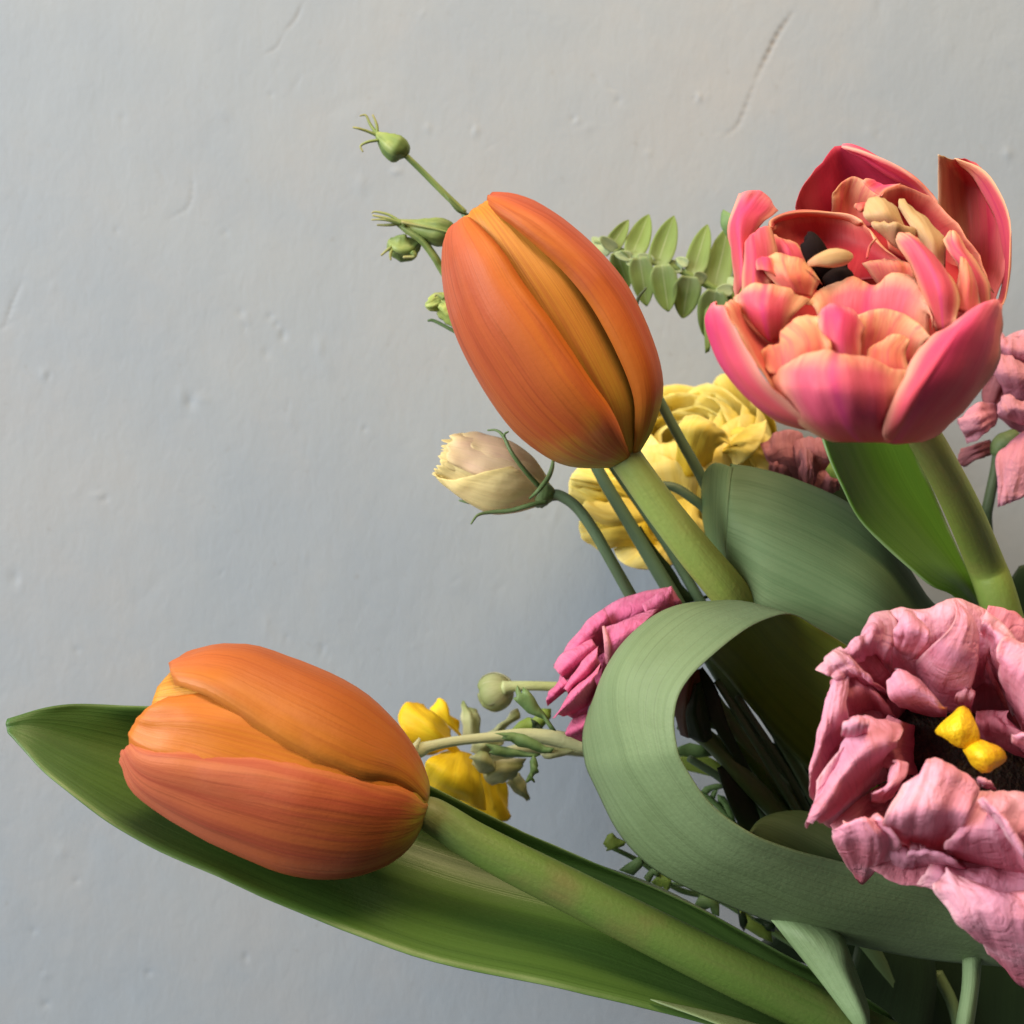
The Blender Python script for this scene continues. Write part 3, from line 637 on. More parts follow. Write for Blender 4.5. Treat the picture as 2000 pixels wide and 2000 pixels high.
# beige petaloids on the right of the cup
cp([[(1290, 560, 6), (1220, 540, 5), (1130, 545, 7)], [(1270, 480, 6), (1180, 460, 1), (1070, 480, 6)], [(1220, 410, 8), (1150, 372, 6), (1085, 385, 8), (1078, 440, 8)]], 'beige', nu=11, nv=11, puff=.4)
cp([[(1500, 760, 4), (1450, 720, 2), (1400, 640, 4)], [(1510, 600, 6), (1430, 580, 0), (1340, 560, 5)], [(1430, 520, 9), (1350, 440, 8), (1265, 385, 9), (1255, 430, 8)]], 'beige', nu=13, nv=13, puff=.4)
cp([[(1320, 700, 4), (1230, 640, 2), (1200, 620, 4)], [(1340, 560, 4), (1230, 520, -2), (1120, 530, 3)], [(1290, 535, 6), (1200, 515, 2), (1110, 520, 5)]], 'beige', nu=11, nv=11)
cp([[(1030, 410, 12), (1060, 400, 10), (1090, 400, 12)], [(1025, 425, 12), (1050, 440, 8), (1085, 450, 10)], [(1040, 450, 12), (1060, 460, 10), (1085, 470, 12)]], 'salmon', nu=7, nv=7)
cp([[(1760, 960, -2), (1660, 1000, -4), (1560, 980, -2)], [(1740, 830, 0), (1660, 800, -6), (1580, 760, -2)], [(1640, 680, 2), (1580, 640, -1), (1530, 640, 0), (1500, 620, 1)], [(1560, 560, 5), (1545, 555, 4), (1530, 560, 4), (1510, 590, 3)]][::1], 'coral_out', nu=13)
cp([[(1700, 1010, -10), (1620, 1000, -12), (1540, 980, -10)], [(1690, 860, -6), (1630, 820, -10), (1570, 860, -8)], [(1640, 740, -3), (1610, 700, -4), (1590, 690, -4)]], 'salmon', nu=11)
cp([[(1560, 1060, -14), (1500, 1090, -12), (1455, 1095, -8)], [(1585, 900, -12), (1480, 880, -16), (1380, 900, -8)], [(1540, 790, -8), (1420, 730, -13), (1290, 700, -6)],
    [(1440, 680, -5), (1350, 620, -9), (1250, 630, -5)], [(1350, 600, -4), (1300, 570, -6), (1255, 570, -5), (1240, 600, -5)]], 'coral_out', 'coral_in', nu=15, nv=21)
cp([[(1180, 900, 6), (1260, 900, 4), (1340, 880, 4)], [(1080, 760, 8), (1220, 740, 2), (1340, 760, 4)], [(1060, 730, 9), (1150, 712, 6), (1240, 715, 5), (1310, 740, 6)]], 'salmon', 'coral_in', nu=13)
cp([[(600, 760, 4), (680, 780, 2), (760, 780, 6)], [(575, 640, 8), (660, 660, 2), (750, 690, 8)], [(572, 560, 10), (620, 600, 9), (700, 640, 11)]], 'coral_out', 'coral_in', nu=13)
# left of the cup
cp([[(640, 900, -10), (720, 900, -12), (790, 910, -8)], [(540, 790, -8), (660, 780, -14), (830, 830, -6)], [(490, 720, -4), (540, 695, -4), (650, 690, -3), (760, 730, -2), (850, 840, -2)]], 'salmon', 'pink_out')
cp([[(490, 760, -10), (540, 770, -12), (600, 800, -11)], [(485, 725, -7), (530, 720, -9), (580, 740, -9)], [(495, 705, -5), (530, 698, -6), (570, 700, -6)]], 'pink_out', nu=9, nv=9)
cp([[(430, 1020, -14), (560, 1150, -16), (620, 1130, -14)], [(370, 940, -10), (520, 960, -20), (700, 1000, -14)], [(375, 900, -8), (440, 860, -13), (540, 840, -15), (640, 850, -14), (780, 925, -10)]], 'coral_out', 'coral_in')
# middle petals that fill the front of the cup
cp([[(860, 1140, -10), (1100, 1180, -8), (1420, 1120, -10)], [(800, 980, -10), (1080, 960, -6), (1430, 1000, -9)], [(760, 960, -8), (830, 870, -6), (920, 835, -3), (1010, 800, -2), (1080, 825, -2), (1140, 835, -2), (1220, 785, -3), (1330, 795, -5), (1400, 910, -8), (1450, 1085, -12)]], 'coral_out', 'pink_out', nu=25, edge=.8)
cp([[(980, 1240, -16), (1180, 1300, -14), (1360, 1250, -16)], [(1010, 1110, -16), (1200, 1120, -13), (1390, 1160, -16)], [(1035, 1010, -14), (1100, 985, -13), (1190, 980, -12), (1300, 1010, -13), (1380, 1070, -15), (1425, 1125, -17)]], 'salmon', 'coral_out')
cp([[(1080, 1300, -20), (1180, 1330, -22), (1310, 1320, -20)], [(1085, 1215, -19), (1180, 1200, -21), (1300, 1230, -19)], [(1090, 1195, -18), (1150, 1150, -19), (1220, 1110, -19), (1290, 1120, -18), (1320, 1140, -18)]], 'salmon', 'salmon', nu=13, nv=13, puff=.4)
cp([[(840, 1250, -22), (950, 1280, -26), (1060, 1250, -22)], [(835, 1090, -20), (940, 1080, -27), (1060, 1130, -20)], [(825, 1010, -16), (870, 955, -18), (930, 948, -19), (1010, 980, -18), (1075, 1080, -16)]], 'pink_out', 'salmon', puff=.5)
cp([[(560, 1330, -26), (700, 1330, -28), (890, 1270, -26)], [(510, 1230, -21), (690, 1170, -27), (880, 1160, -24)], [(520, 1195, -19), (570, 1165, -20), (620, 1150, -21), (625, 1100, -19), (670, 1040, -18), (760, 1005, -17), (840, 1010, -18)]], 'salmon', 'coral_out', nu=25, edge=1.0, wr=.7)
# left outer petal: outside, rim and inside
cp([[(980, 1660, -16), (820, 1640, -20), (740, 1625, -12)], [(800, 1600, -26), (620, 1560, -24), (560, 1560, -8)][::1], [(620, 1440, -30), (450, 1440, -22), (420, 1420, -4)], [(500, 1310, -31), (320, 1290, -20), (310, 1250, 0)],
    [(420, 1160, -29), (250, 1140, -16), (260, 1100, 2)], [(370, 1060, -27), (222, 1040, -13), (260, 1000, 2)], [(330, 985, -24), (240, 985, -12), (280, 955, 0)], [(300, 955, -20), (262, 962, -14), (282, 950, -6)]][::1], 'pink_out', 'coral_in', nu=21, nv=29)
cp([[(800, 1620, -24), (760, 1560, -20), (700, 1480, -16)], [(560, 1380, -28), (560, 1280, -18), (590, 1180, -12)], [(440, 1200, -28), (480, 1150, -16), (530, 1120, -10)], [(360, 1060, -26), (400, 1040, -16), (440, 1030, -9)], [(320, 985, -22), (370, 970, -16), (420, 985, -8)], [(310, 960, -18), (340, 948, -14), (390, 955, -8)]], 'salmon', 'coral_in', nu=13, nv=21)
# right outer petal
cp([[(1180, 1680, -26), (1230, 1704, -24), (1380, 1690, -14)], [(1172, 1620, -30), (1330, 1560, -33), (1520, 1600, -12)], [(1240, 1430, -32), (1440, 1380, -36), (1690, 1440, -12)], [(1330, 1250, -28), (1540, 1210, -34), (1775, 1290, -12)],
    [(1410, 1150, -24), (1620, 1070, -30), (1805, 1120, -12)], [(1500, 1082, -20), (1650, 980, -22), (1760, 930, -16), (1812, 955, -12)]], 'pink_out', 'coral_in', nu=23, nv=25)
# front outer petal with magenta rib
cp([[(900, 1690, -18), (1050, 1690, -20), (1240, 1700, -18)], [(720, 1590, -24), (980, 1600, -34), (1290, 1600, -26)], [(580, 1420, -27), (920, 1440, -40), (1320, 1450, -28)], [(565, 1330, -25), (900, 1300, -39), (1320, 1370, -26)],
    [(575, 1305, -24), (690, 1245, -29), (800, 1200, -33), (892, 1192, -35), (960, 1218, -34), (1080, 1230, -31), (1210, 1295, -27), (1310, 1312, -24)]], 'coral_out', 'coral_in', nu=27, nv=25)
tube('stem', [(1765, 790, -30, 2.8), (1800, 845, -28, 3.6), (1832, 900, -22, 3.8), (1878, 990, -8, 4.2), (1922, 1095, 10, 4.6), (1955, 1190, 13, 4.8), (2040, 1500, 30, 5)], M['tstem'], tp, n=40, seg=20)
patch('leaf', [[(1950, 1310, 22), (1960, 1300, 22), (1975, 1270, 24), (1985, 1240, 24)], [(1874, 1176, 10), (1880, 1164, 13), (1900, 1165, 19), (1915, 1160, 20)], [(1806, 1136, 5), (1818, 1118, 9), (1858, 1110, 17), (1894, 1125, 19)],
               [(1690, 1028, 3), (1709, 1022, 6), (1780, 1010, 16), (1852, 1030, 19)], [(1645, 950, 2), (1662, 950, 5), (1730, 940, 16), (1818, 950, 19)], [(1610, 870, 4), (1620, 856, 6), (1690, 850, 16), (1780, 864, 19)], [(1590, 790, 8), (1600, 788, 9), (1660, 780, 18), (1750, 780, 20)]],
      (M['leaf_bright'], M['tleaf_mid']), tp, nu=33, nv=35, thick=.9, wr=.2, fr=30)

# ------------------------------------------------------------------ loose tulip leaves
loop = patch('tulip_leaf', [[(1800, 1370, -2), (1740, 1460, 14), (1690, 1620, 27)], [(1649, 1256, -12), (1575, 1330, 10), (1507, 1430, 26)], [(1594, 1222, -17), (1500, 1255, 6), (1413, 1316, 26)],
    [(1543, 1200, -21), (1440, 1182, 0), (1350, 1262, 24)], [(1484, 1213, -25), (1372, 1176, -5), (1290, 1232, 20)], [(1436, 1240, -28), (1312, 1190, -9), (1232, 1262, 17)],
    [(1391, 1277, -30), (1258, 1226, -12), (1190, 1308, 14)], [(1353, 1314, -31), (1218, 1270, -14), (1165, 1350, 11)], [(1326, 1354, -32), (1190, 1325, -15), (1148, 1392, 8)], [(1315, 1400, -33), (1188, 1390, -17), (1139, 1432, 5)], [(1318, 1450, -34), (1205, 1455, -20), (1140, 1475, 2)],
    [(1332, 1494, -34), (1225, 1510, -22), (1153, 1522, 0)], [(1391, 1578, -33), (1290, 1600, -24), (1212, 1631, -3)], [(1464, 1629, -31), (1370, 1672, -24), (1296, 1710, -4)], [(1543, 1658, -27), (1470, 1715, -22), (1426, 1770, -4)],
    [(1673, 1693, -20), (1620, 1770, -16), (1590, 1828, -1)], [(1822, 1736, -14), (1800, 1800, -9), (1790, 1871, 4)], [(2000, 1790, -5), (1980, 1840, -2), (1960, 1887, 8)], [(2150, 1830, 5), (2140, 1880, 8), (2130, 1920, 15)]],
    (M['tleaf_pale'], M['loop_in']), None, nu=31, nv=110, thick=.8, wr=.6, fr=24, edge=.35, auto=False)
tag(loop, 'wide pale green leaf curled into an open loop in front of the stems', 'leaf')

roll = patch('tulip_leaf', [[(1830, 1330, 14), (1850, 1270, 10), (1850, 1200, 20), (1860, 1230, 34)], [(1770, 1310, 8), (1795, 1230, 2), (1805, 1162, 15), (1825, 1190, 30)], [(1690, 1290, 2), (1715, 1170, -5), (1729, 1058, 13), (1755, 1090, 32)], [(1590, 1260, 3), (1620, 1110, -5), (1652, 990, 14), (1670, 1020, 34)],
    [(1490, 1225, 6), (1520, 1060, -3), (1548, 943, 14), (1560, 970, 34)], [(1436, 1165, 10), (1455, 1030, 0), (1475, 919, 14), (1480, 950, 32)], [(1421, 1132, 11), (1426, 1020, 3), (1434, 912, 13), (1440, 935, 28)], [(1418, 1128, 12), (1422, 1018, 5), (1428, 910, 15), (1436, 932, 28)]],
    (M['tleaf_mid'], M['tleaf_top']), None, nu=31, nv=70, thick=.9, wr=.9, fr=22, puff=.7)
tag(roll, 'broad grey green leaf folded over behind the upright tulip stem', 'leaf')

patch('leaf_fold', [[(1428, 1135, 14), (1400, 1100, 22), (1383, 1064, 31)], [(1420, 1060, 10), (1392, 1030, 18), (1372, 1010, 28)], [(1422, 985, 9), (1392, 970, 17), (1370, 955, 27)], [(1428, 925, 13), (1395, 912, 19), (1374, 928, 26)], [(1432, 913, 15), (1405, 909, 19), (1386, 914, 25)]], (M['tleaf_mid'],), roll, nu=11, nv=19, thick=.9)
low = patch('tulip_leaf', [[(1780, 1830, 20), (1820, 1780, 16), (1850, 1720, 16)], [(1640, 1730, 2), (1680, 1680, 0), (1730, 1640, 12)], [(1540, 1670, -6), (1580, 1625, -4), (1640, 1600, 10)], [(1475, 1635, -10), (1510, 1600, -6), (1570, 1584, 8)], [(1462, 1628, -12), (1478, 1606, -8), (1515, 1588, 4)]],
    (M['tleaf_mid'], M['tleaf_top']), None, nu=17, nv=27, thick=.9, wr=.3, fr=40)
tag(low, 'rounded grey green leaf tip tucked between the curled leaf and the crumpled pink flower', 'leaf')

tipl = patch('tulip_leaf', [[(1480, 1770, 0), (1560, 1790, -4), (1640, 1800, 0)], [(1515, 1808, -6), (1575, 1822, -10), (1640, 1842, -10), (1655, 1848, -4)], [(1547, 1848, -9), (1610, 1868, -13), (1652, 1895, -14), (1676, 1905, -7)],
    [(1603, 1918, -13), (1650, 1940, -16), (1680, 1962, -17), (1695, 1965, -10)], [(1650, 1980, -16), (1675, 1985, -18), (1692, 1995, -18), (1697, 1995, -13)], [(1678, 2015, -18), (1684, 2018, -18), (1690, 2020, -18), (1694, 2020, -16)]],
    (M['tleaf_pale'], M['tleaf_top']), None, nu=17, nv=27, thick=.8, wr=.2)
tag(tipl, 'narrow pointed leaf tip hanging below the curled leaf near the bottom edge', 'leaf')
thin = patch('grass_leaf', [[(1880, 1870, 4), (1900, 1870, 2), (1918, 1868, 4)], [(1878, 1930, 0), (1898, 1930, -2), (1912, 1930, 0)], [(1865, 2010, -4), (1885, 2012, -6), (1900, 2012, -4)], [(1850, 2120, -4), (1865, 2120, -6), (1880, 2120, -4)]], (M['tleaf_pale'],), None, nu=9, nv=15, thick=.7)
tag(thin, 'thin upright pale leaf strip in the dark bottom right corner', 'leaf')
under = patch('tulip_leaf', [[(1270, 1952, -17), (1280, 1956, -18)], [(1380, 1974, -16), (1400, 2000, -22)], [(1480, 2000, -14), (1500, 2040, -22)], [(1600, 2040, -12), (1640, 2110, -16)]], (M['tleaf_pale'],), None, nu=9, nv=19, thick=.7)
tag(under, 'pale leaf underside peeking out below the long dark leaf at the bottom edge', 'leaf')

# dark leaves deep inside the bouquet; broad ones added to fill in the shade
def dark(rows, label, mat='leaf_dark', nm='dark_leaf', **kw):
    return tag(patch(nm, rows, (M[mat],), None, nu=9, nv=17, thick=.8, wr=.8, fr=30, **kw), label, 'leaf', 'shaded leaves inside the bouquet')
deep = 'added leaf, coloured dark as shade, inside the bouquet '
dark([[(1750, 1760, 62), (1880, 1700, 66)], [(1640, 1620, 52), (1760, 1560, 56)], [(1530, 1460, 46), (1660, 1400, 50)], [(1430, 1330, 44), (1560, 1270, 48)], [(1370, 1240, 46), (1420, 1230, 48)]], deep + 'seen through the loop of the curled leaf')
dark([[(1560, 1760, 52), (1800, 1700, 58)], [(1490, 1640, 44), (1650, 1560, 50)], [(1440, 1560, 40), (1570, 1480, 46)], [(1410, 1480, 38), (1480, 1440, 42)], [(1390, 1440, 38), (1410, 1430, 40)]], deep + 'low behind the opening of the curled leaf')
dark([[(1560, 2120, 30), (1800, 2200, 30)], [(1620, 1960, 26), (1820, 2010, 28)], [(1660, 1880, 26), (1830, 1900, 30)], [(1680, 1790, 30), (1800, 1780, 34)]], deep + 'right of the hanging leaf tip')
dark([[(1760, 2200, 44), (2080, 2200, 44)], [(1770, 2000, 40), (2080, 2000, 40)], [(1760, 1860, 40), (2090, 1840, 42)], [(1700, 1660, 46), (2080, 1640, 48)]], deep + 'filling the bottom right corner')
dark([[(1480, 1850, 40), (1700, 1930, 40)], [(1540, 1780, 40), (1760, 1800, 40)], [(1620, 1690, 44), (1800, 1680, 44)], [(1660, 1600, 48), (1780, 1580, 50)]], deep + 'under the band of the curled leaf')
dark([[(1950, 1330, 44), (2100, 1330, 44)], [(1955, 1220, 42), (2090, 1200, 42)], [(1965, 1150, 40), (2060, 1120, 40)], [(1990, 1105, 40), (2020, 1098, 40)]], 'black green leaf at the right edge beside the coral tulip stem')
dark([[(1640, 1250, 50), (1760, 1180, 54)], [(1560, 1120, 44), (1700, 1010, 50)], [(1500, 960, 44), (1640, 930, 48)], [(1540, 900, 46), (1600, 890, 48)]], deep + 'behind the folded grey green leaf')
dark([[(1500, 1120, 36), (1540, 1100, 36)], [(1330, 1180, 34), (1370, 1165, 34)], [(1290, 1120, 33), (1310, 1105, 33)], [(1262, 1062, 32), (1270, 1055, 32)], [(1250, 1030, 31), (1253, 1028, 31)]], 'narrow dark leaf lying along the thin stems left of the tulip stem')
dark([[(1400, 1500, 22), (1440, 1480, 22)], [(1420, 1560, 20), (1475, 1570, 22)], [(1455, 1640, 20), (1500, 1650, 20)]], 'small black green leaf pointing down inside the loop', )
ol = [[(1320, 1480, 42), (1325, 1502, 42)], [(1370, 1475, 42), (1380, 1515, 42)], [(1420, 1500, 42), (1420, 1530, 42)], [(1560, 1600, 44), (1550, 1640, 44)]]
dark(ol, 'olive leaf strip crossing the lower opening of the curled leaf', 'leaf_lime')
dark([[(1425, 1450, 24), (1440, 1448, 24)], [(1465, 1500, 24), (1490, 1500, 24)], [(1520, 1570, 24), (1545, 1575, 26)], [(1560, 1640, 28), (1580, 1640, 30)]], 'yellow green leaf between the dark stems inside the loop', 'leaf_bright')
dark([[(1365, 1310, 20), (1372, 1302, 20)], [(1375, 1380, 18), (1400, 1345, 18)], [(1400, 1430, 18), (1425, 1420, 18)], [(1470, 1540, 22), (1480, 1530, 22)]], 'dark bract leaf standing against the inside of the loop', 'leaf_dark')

# shaded stems inside the loop
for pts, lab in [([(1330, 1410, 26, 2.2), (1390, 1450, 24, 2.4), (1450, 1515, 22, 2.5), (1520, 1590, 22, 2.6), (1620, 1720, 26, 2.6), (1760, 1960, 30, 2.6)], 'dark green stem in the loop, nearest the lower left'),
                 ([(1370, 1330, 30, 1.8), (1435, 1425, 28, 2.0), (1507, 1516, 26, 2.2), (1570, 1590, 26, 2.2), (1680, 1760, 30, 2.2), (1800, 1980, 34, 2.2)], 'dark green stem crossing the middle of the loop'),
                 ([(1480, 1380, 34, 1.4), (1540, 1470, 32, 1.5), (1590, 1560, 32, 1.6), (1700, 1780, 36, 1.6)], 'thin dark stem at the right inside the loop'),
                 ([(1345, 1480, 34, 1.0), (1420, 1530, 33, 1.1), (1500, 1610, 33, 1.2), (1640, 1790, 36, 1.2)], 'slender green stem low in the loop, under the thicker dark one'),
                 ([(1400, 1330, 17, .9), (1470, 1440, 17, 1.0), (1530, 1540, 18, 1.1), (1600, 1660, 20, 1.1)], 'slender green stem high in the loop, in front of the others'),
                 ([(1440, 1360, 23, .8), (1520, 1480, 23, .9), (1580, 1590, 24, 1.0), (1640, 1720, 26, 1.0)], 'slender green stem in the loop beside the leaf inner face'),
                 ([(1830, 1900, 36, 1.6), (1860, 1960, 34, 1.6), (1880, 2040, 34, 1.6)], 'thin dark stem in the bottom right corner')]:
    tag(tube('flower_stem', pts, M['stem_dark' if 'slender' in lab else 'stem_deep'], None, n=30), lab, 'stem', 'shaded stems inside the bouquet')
rb = thing('rust_bud', 'shadowed rust brown bud behind the inner edge of the curled leaf', 'bud', (1400, 1450, 24))
patch('petal', [[(1330, 1435, 20), (1350, 1440, 16), (1380, 1425, 22)], [(1318, 1380, 18), (1345, 1370, 12), (1375, 1370, 20)], [(1335, 1320, 20), (1355, 1310, 16), (1370, 1305, 22)]], (M['rust'],), rb, wr=.5)
patch('sepal', [[(1345, 1440, 14), (1375, 1450, 12), (1390, 1440, 16)], [(1340, 1390, 12), (1362, 1390, 10), (1380, 1380, 14)], [(1355, 1340, 14), (1362, 1335, 13), (1368, 1330, 15)]], (M['leaf_dark'],), rb, wr=.3)

# ------------------------------------------------------------------ cream bud
cb = thing('cream_lisianthus', 'cream and blush half open bud on a curved stem left of the yellow bloom', 'flower', (1480, 1450, 30))
rc = Rings([((842, 905), (878, 800)), ((770, 935), (858, 735)), ((640, 962), (775, 610)), ((500, 962), (640, 515)), ((360, 895), (480, 478)), ((250, 820), (360, 462)), ((160, 740), (260, 470))], C3, 22, 18)
kw = dict(thick=.35, roll=.05, wr=.3, edge=.9, fr=90, pleat=.3, pn=3.5)
ring_petal('petal', rc, (M['cream'],), cb, [120, 120, 120], [250, 250, 250], k=.93, t1=.95, drop=.1, jag=.09, **kw)
ring_petal('petal', rc, (M['cream'],), cb, [-30, -30, -30], [80, 80, 80], k=.72, t1=1.02, drop=.1, jag=.11, **kw)
ring_petal('petal', rc, (M['cream'],), cb, [-110, -110, -110], [0, 0, 0], k=.80, t1=1.0, drop=.1, jag=.10, **kw)
ring_petal('petal', rc, (M['blush'], M['cream']), cb, [-10, -12, -14, -14], [160, 160, 150, 130], k=.93, t1=.97, drop=.12, cen=-.3, jag=.055, **kw)
ring_petal('petal', rc, (M['cream'],), cb, [-160, -160, -150, -140], [30, 24, 6, -22], k=1.02, t1=1.03, drop=.22, cen=-.5, jag=.055, **kw)
ring_petal('petal', rc, (M['blush'], M['cream']), cb, [25, 20, 20, 30], [150, 150, 150, 140], k=.97, t1=.9, drop=.15, cen=.2, jag=.03, **kw)
tube('calyx', [(905, 865, 20, 1.5), (880, 858, 20, 2.6), (850, 853, 20, 3.4), (815, 850, 20, 3.6), (790, 845, 20, 3.0)], M['sepal'], cb, C3, bump=.08)
for pts in [[(810, 800, 8, .9), (720, 700, 5, .8), (640, 590, 4, .7), (590, 490, 6, .6), (545, 452, 8, .45), (490, 452, 9, .3)], [(596, 500, 6, .5), (598, 475, 5, .4), (622, 460, 5, .3)],
            [(755, 880, 8, .4), (810, 830, 6, .8), (868, 755, 8, .9), (895, 690, 12, .8), (903, 630, 14, .5)], [(860, 905, 16, .9), (760, 922, 14, .9), (640, 955, 14, .8), (520, 966, 14, .7), (430, 985, 13, .5), (385, 1042, 12, .3)],
            [(420, 915, 26, .8), (370, 905, 26, .6), (310, 893, 26, .3)]]:
    tube('sepal', pts, M['sepal'], cb, C3, n=30, seg=8, scale_r=.72)
tube('stem', [(885, 860, 20, 1.6), (950, 865, 20, 1.45), (1050, 935, 20, 1.45), (1150, 1070, 20, 1.5), (1260, 1260, 21, 1.5), (1390, 1490, 24, 1.6), (1600, 1850, 28, 1.6), (2190, 2415, 32, 1.6)], M['stem_dark'], cb, C3, n=50)

# ------------------------------------------------------------------ green bud spray
bs = thing('bud_spray', 'spray of small green closed buds poking out left of the upright tulip', 'buds', (1560, 1560, 36))
tube('stem', [(905, 415, 28, .8), (985, 560, 30, .9), (1080, 740, 31, 1.2), (1166, 914, 30, 1.6), (1240, 1040, 30, 1.8), (1312, 1160, 31, 2.0), (1420, 1340, 34, 2.0), (1560, 1560, 36, 2.0)], M['stem_dark'], bs, n=50)
tube('stem', [(390, 338, 24, .75), (480, 425, 25, .8), (600, 545, 26, .85), (710, 650, 28, .9)], M['bud_green'], bs, C1, n=24)
tube('stem', [(1000, 850, 34, 1.1), (1190, 912, 32, 1.3)][::1] and [(1100, 780, 33, 1.1), (1202, 918, 33, 1.3), (1300, 1060, 33, 1.4), (1365, 1170, 34, 1.5), (1500, 1400, 36, 1.5), (1560, 1540, 36, 1.5)], M['stem_dark'], bs, n=40)
tube('stem', [(330, 692, 27, .6), (400, 745, 26, .9), (480, 800, 26, 1.0), (550, 890, 27, 1.05), (610, 990, 29, 1.05), (850, 1350, 31, 1.1), (1150, 1620, 32, 1.1)], M['bud_green'], bs, C1, n=34)
patch('leaf', [[(720, 665, 26), (735, 655, 26)], [(670, 645, 24), (690, 640, 24)], [(625, 590, 23), (640, 590, 23)], [(600, 543, 23), (603, 545, 23)]], (M['sepal'],), bs, C1, nu=5, nv=13)
def bud(pts, hairs, mat='bud_green', conv=C1, bump=.10):
    b = tube('bud', pts, M[mat], bs, conv, n=22, seg=20, bump=bump)
    for h in hairs: tube('sepal_tip', h, M['hair'], b, conv, n=16, seg=6)
bud([(398, 338, 24, 1.1), (380, 322, 24, 2.6), (350, 305, 24, 3.5), (310, 282, 24, 3.1), (275, 255, 24, 2.1), (250, 235, 24, 1.2), (236, 222, 24, .6)],
    [[(245, 235, 24, .5), (190, 212, 23, .4), (140, 196, 22, .35), (108, 190, 22, .25)], [(240, 228, 24, .5), (236, 175, 24, .4), (215, 122, 24, .25)], [(240, 232, 24, .5), (200, 170, 25, .4), (178, 125, 25, .3), (145, 128, 25, .2)], [(250, 258, 23, .45), (190, 268, 22, .4), (150, 290, 22, .3), (162, 322, 22, .2)]])
bud([(655, 765, 27, 1.4), (625, 755, 27, 3.0), (570, 750, 27, 3.7), (500, 740, 27, 3.0), (430, 722, 27, 1.9), (370, 706, 26, 1.1), (335, 694, 26, .6)],
    [[(390, 720, 25, .5), (310, 665, 25, .4), (235, 645, 25, .3), (210, 650, 25, .2)], [(370, 708, 25, .5), (290, 680, 24, .4), (214, 664, 24, .25)], [(360, 706, 25, .5), (280, 688, 24, .35), (208, 688, 24, .2)], [(370, 708, 26, .5), (300, 716, 25, .4), (238, 716, 25, .25)],
     [(640, 760, 23.5, .3), (540, 735, 23.3, .35), (440, 715, 24.2, .4), (370, 700, 24.5, .4)]])
bud([(470, 800, 29, .8), (440, 820, 29, 2.0), (405, 835, 29, 3.2), (360, 830, 29, 3.2), (325, 815, 29, 2.2), (305, 800, 29, 1.0)],
    [[(320, 830, 27, .5), (295, 850, 26, .4), (260, 880, 26, .25)], [(325, 840, 27, .5), (310, 870, 26, .4), (312, 905, 26, .25)], [(430, 860, 26, .8), (440, 885, 26, .5), (380, 890, 26, .4)]], bump=.2)
bud([(690, 1240, 28, 2.0), (650, 1190, 28, 2.8), (610, 1150, 28, 2.9), (570, 1130, 28, 2.2), (530, 1145, 27, 1.6), (502, 1150, 27, .7)],
    [[(600, 1110, 25, .8), (565, 1090, 25, .5), (550, 1100, 25, .3)]], 'bud_lime', bump=.3)
tube('stem', [(512, 1232, 30, .3), (545, 1232, 30, .45), (620, 1270, 30, .5), (760, 1345, 31, .6)], M['sepal'], bs, C1, n=20, seg=8)

st = thing('bare_stalk', 'thin dark branching stalk between upright tulip and yellow ruffled bloom', 'stalk', (1560, 1380, 30))
tube('stem', [(1262, 562, 22, .3), (1244, 592, 23, .5), (1240, 680, 26, .9), (1290, 785, 27, 1.3), (1330, 860, 27, 1.4), (1374, 940, 27, 1.5), (1440, 1080, 30, 1.5), (1560, 1380, 30, 1.5)], M['stem_dark'], st, n=44)
tube('branch', [(1292, 946, 26, 1.0), (1320, 953, 26, 1.25), (1350, 972, 26, 1.3), (1385, 1005, 27, 1.3), (1450, 1110, 30, 1.3)], M['stem_dark'], st, n=24)

# ------------------------------------------------------------------ leafy sprig
sg = thing('leafy_sprig', 'light green leafy sprig with paired pointed leaves between the two tulips', 'sprig', (1690, 1000, 52))
tube('stem', [(300, 440, 46, .5), (480, 505, 46, .6), (750, 575, 46, .8), (1000, 665, 46, .9), (1250, 795, 46, 1.0), (1450, 905, 46, 1.1), (1700, 1080, 47, 1.2), (2300, 1900, 50, 1.3), (2850, 3000, 52, 1.4)], M['sprig'], sg, K4, n=44)
def spleaf(b, t, w, db, dt, mat='sprig', fold=3):
    b = np.array(b, float); t = np.array(t, float); ax = t - b; n = np.array([-ax[1], ax[0]]); n /= np.linalg.norm(n)
    rows = []; w *= 1.12; fold *= .4; w *= rng.uniform(.88, 1.12); t = t + np.array([rng.uniform(-18, 18), rng.uniform(-18, 18)]); dt += rng.uniform(-3, 3)
    for v, k in ((0, .55), (.18, .95), (.4, 1.0), (.68, .80), (.88, .45), (1, .06)):
        c = b + ax * v; d = db + (dt - db) * v
        rows.append([(*(c - n * w * k), d - fold * k), (*(c - n * w * k * .45), d - fold * k * .2), (*c, d), (*(c + n * w * k * .45), d - fold * k * .2), (*(c + n * w * k), d - fold * k)])
    patch('leaf', rows, (M[mat],), sg, K4, nu=11, nv=15, thick=.3, wr=.6, fr=110)
for b, t, w, d in [((430, 520), (618, 238), 75, 47), ((640, 590), (808, 188), 95, 47), ((880, 680), (1045, 200), 118, 47), ((1210, 780), (1362, 284), 100, 48), ((1420, 900), (1560, 300), 115, 49), ((1700, 1050), (1740, 560), 110, 50)]:
    spleaf(b, t, w, d - 2, d + 3)
for b, t, w, d in [((500, 540), (618, 880), 95, 46), ((720, 590), (788, 1055), 110, 45), ((930, 660), (992, 1105), 112, 45), ((1190, 770), (1128, 1168), 112, 45), ((1440, 900), (1352, 1360), 130, 46)]:
    spleaf(b, t, w, d - 2, d + 3)
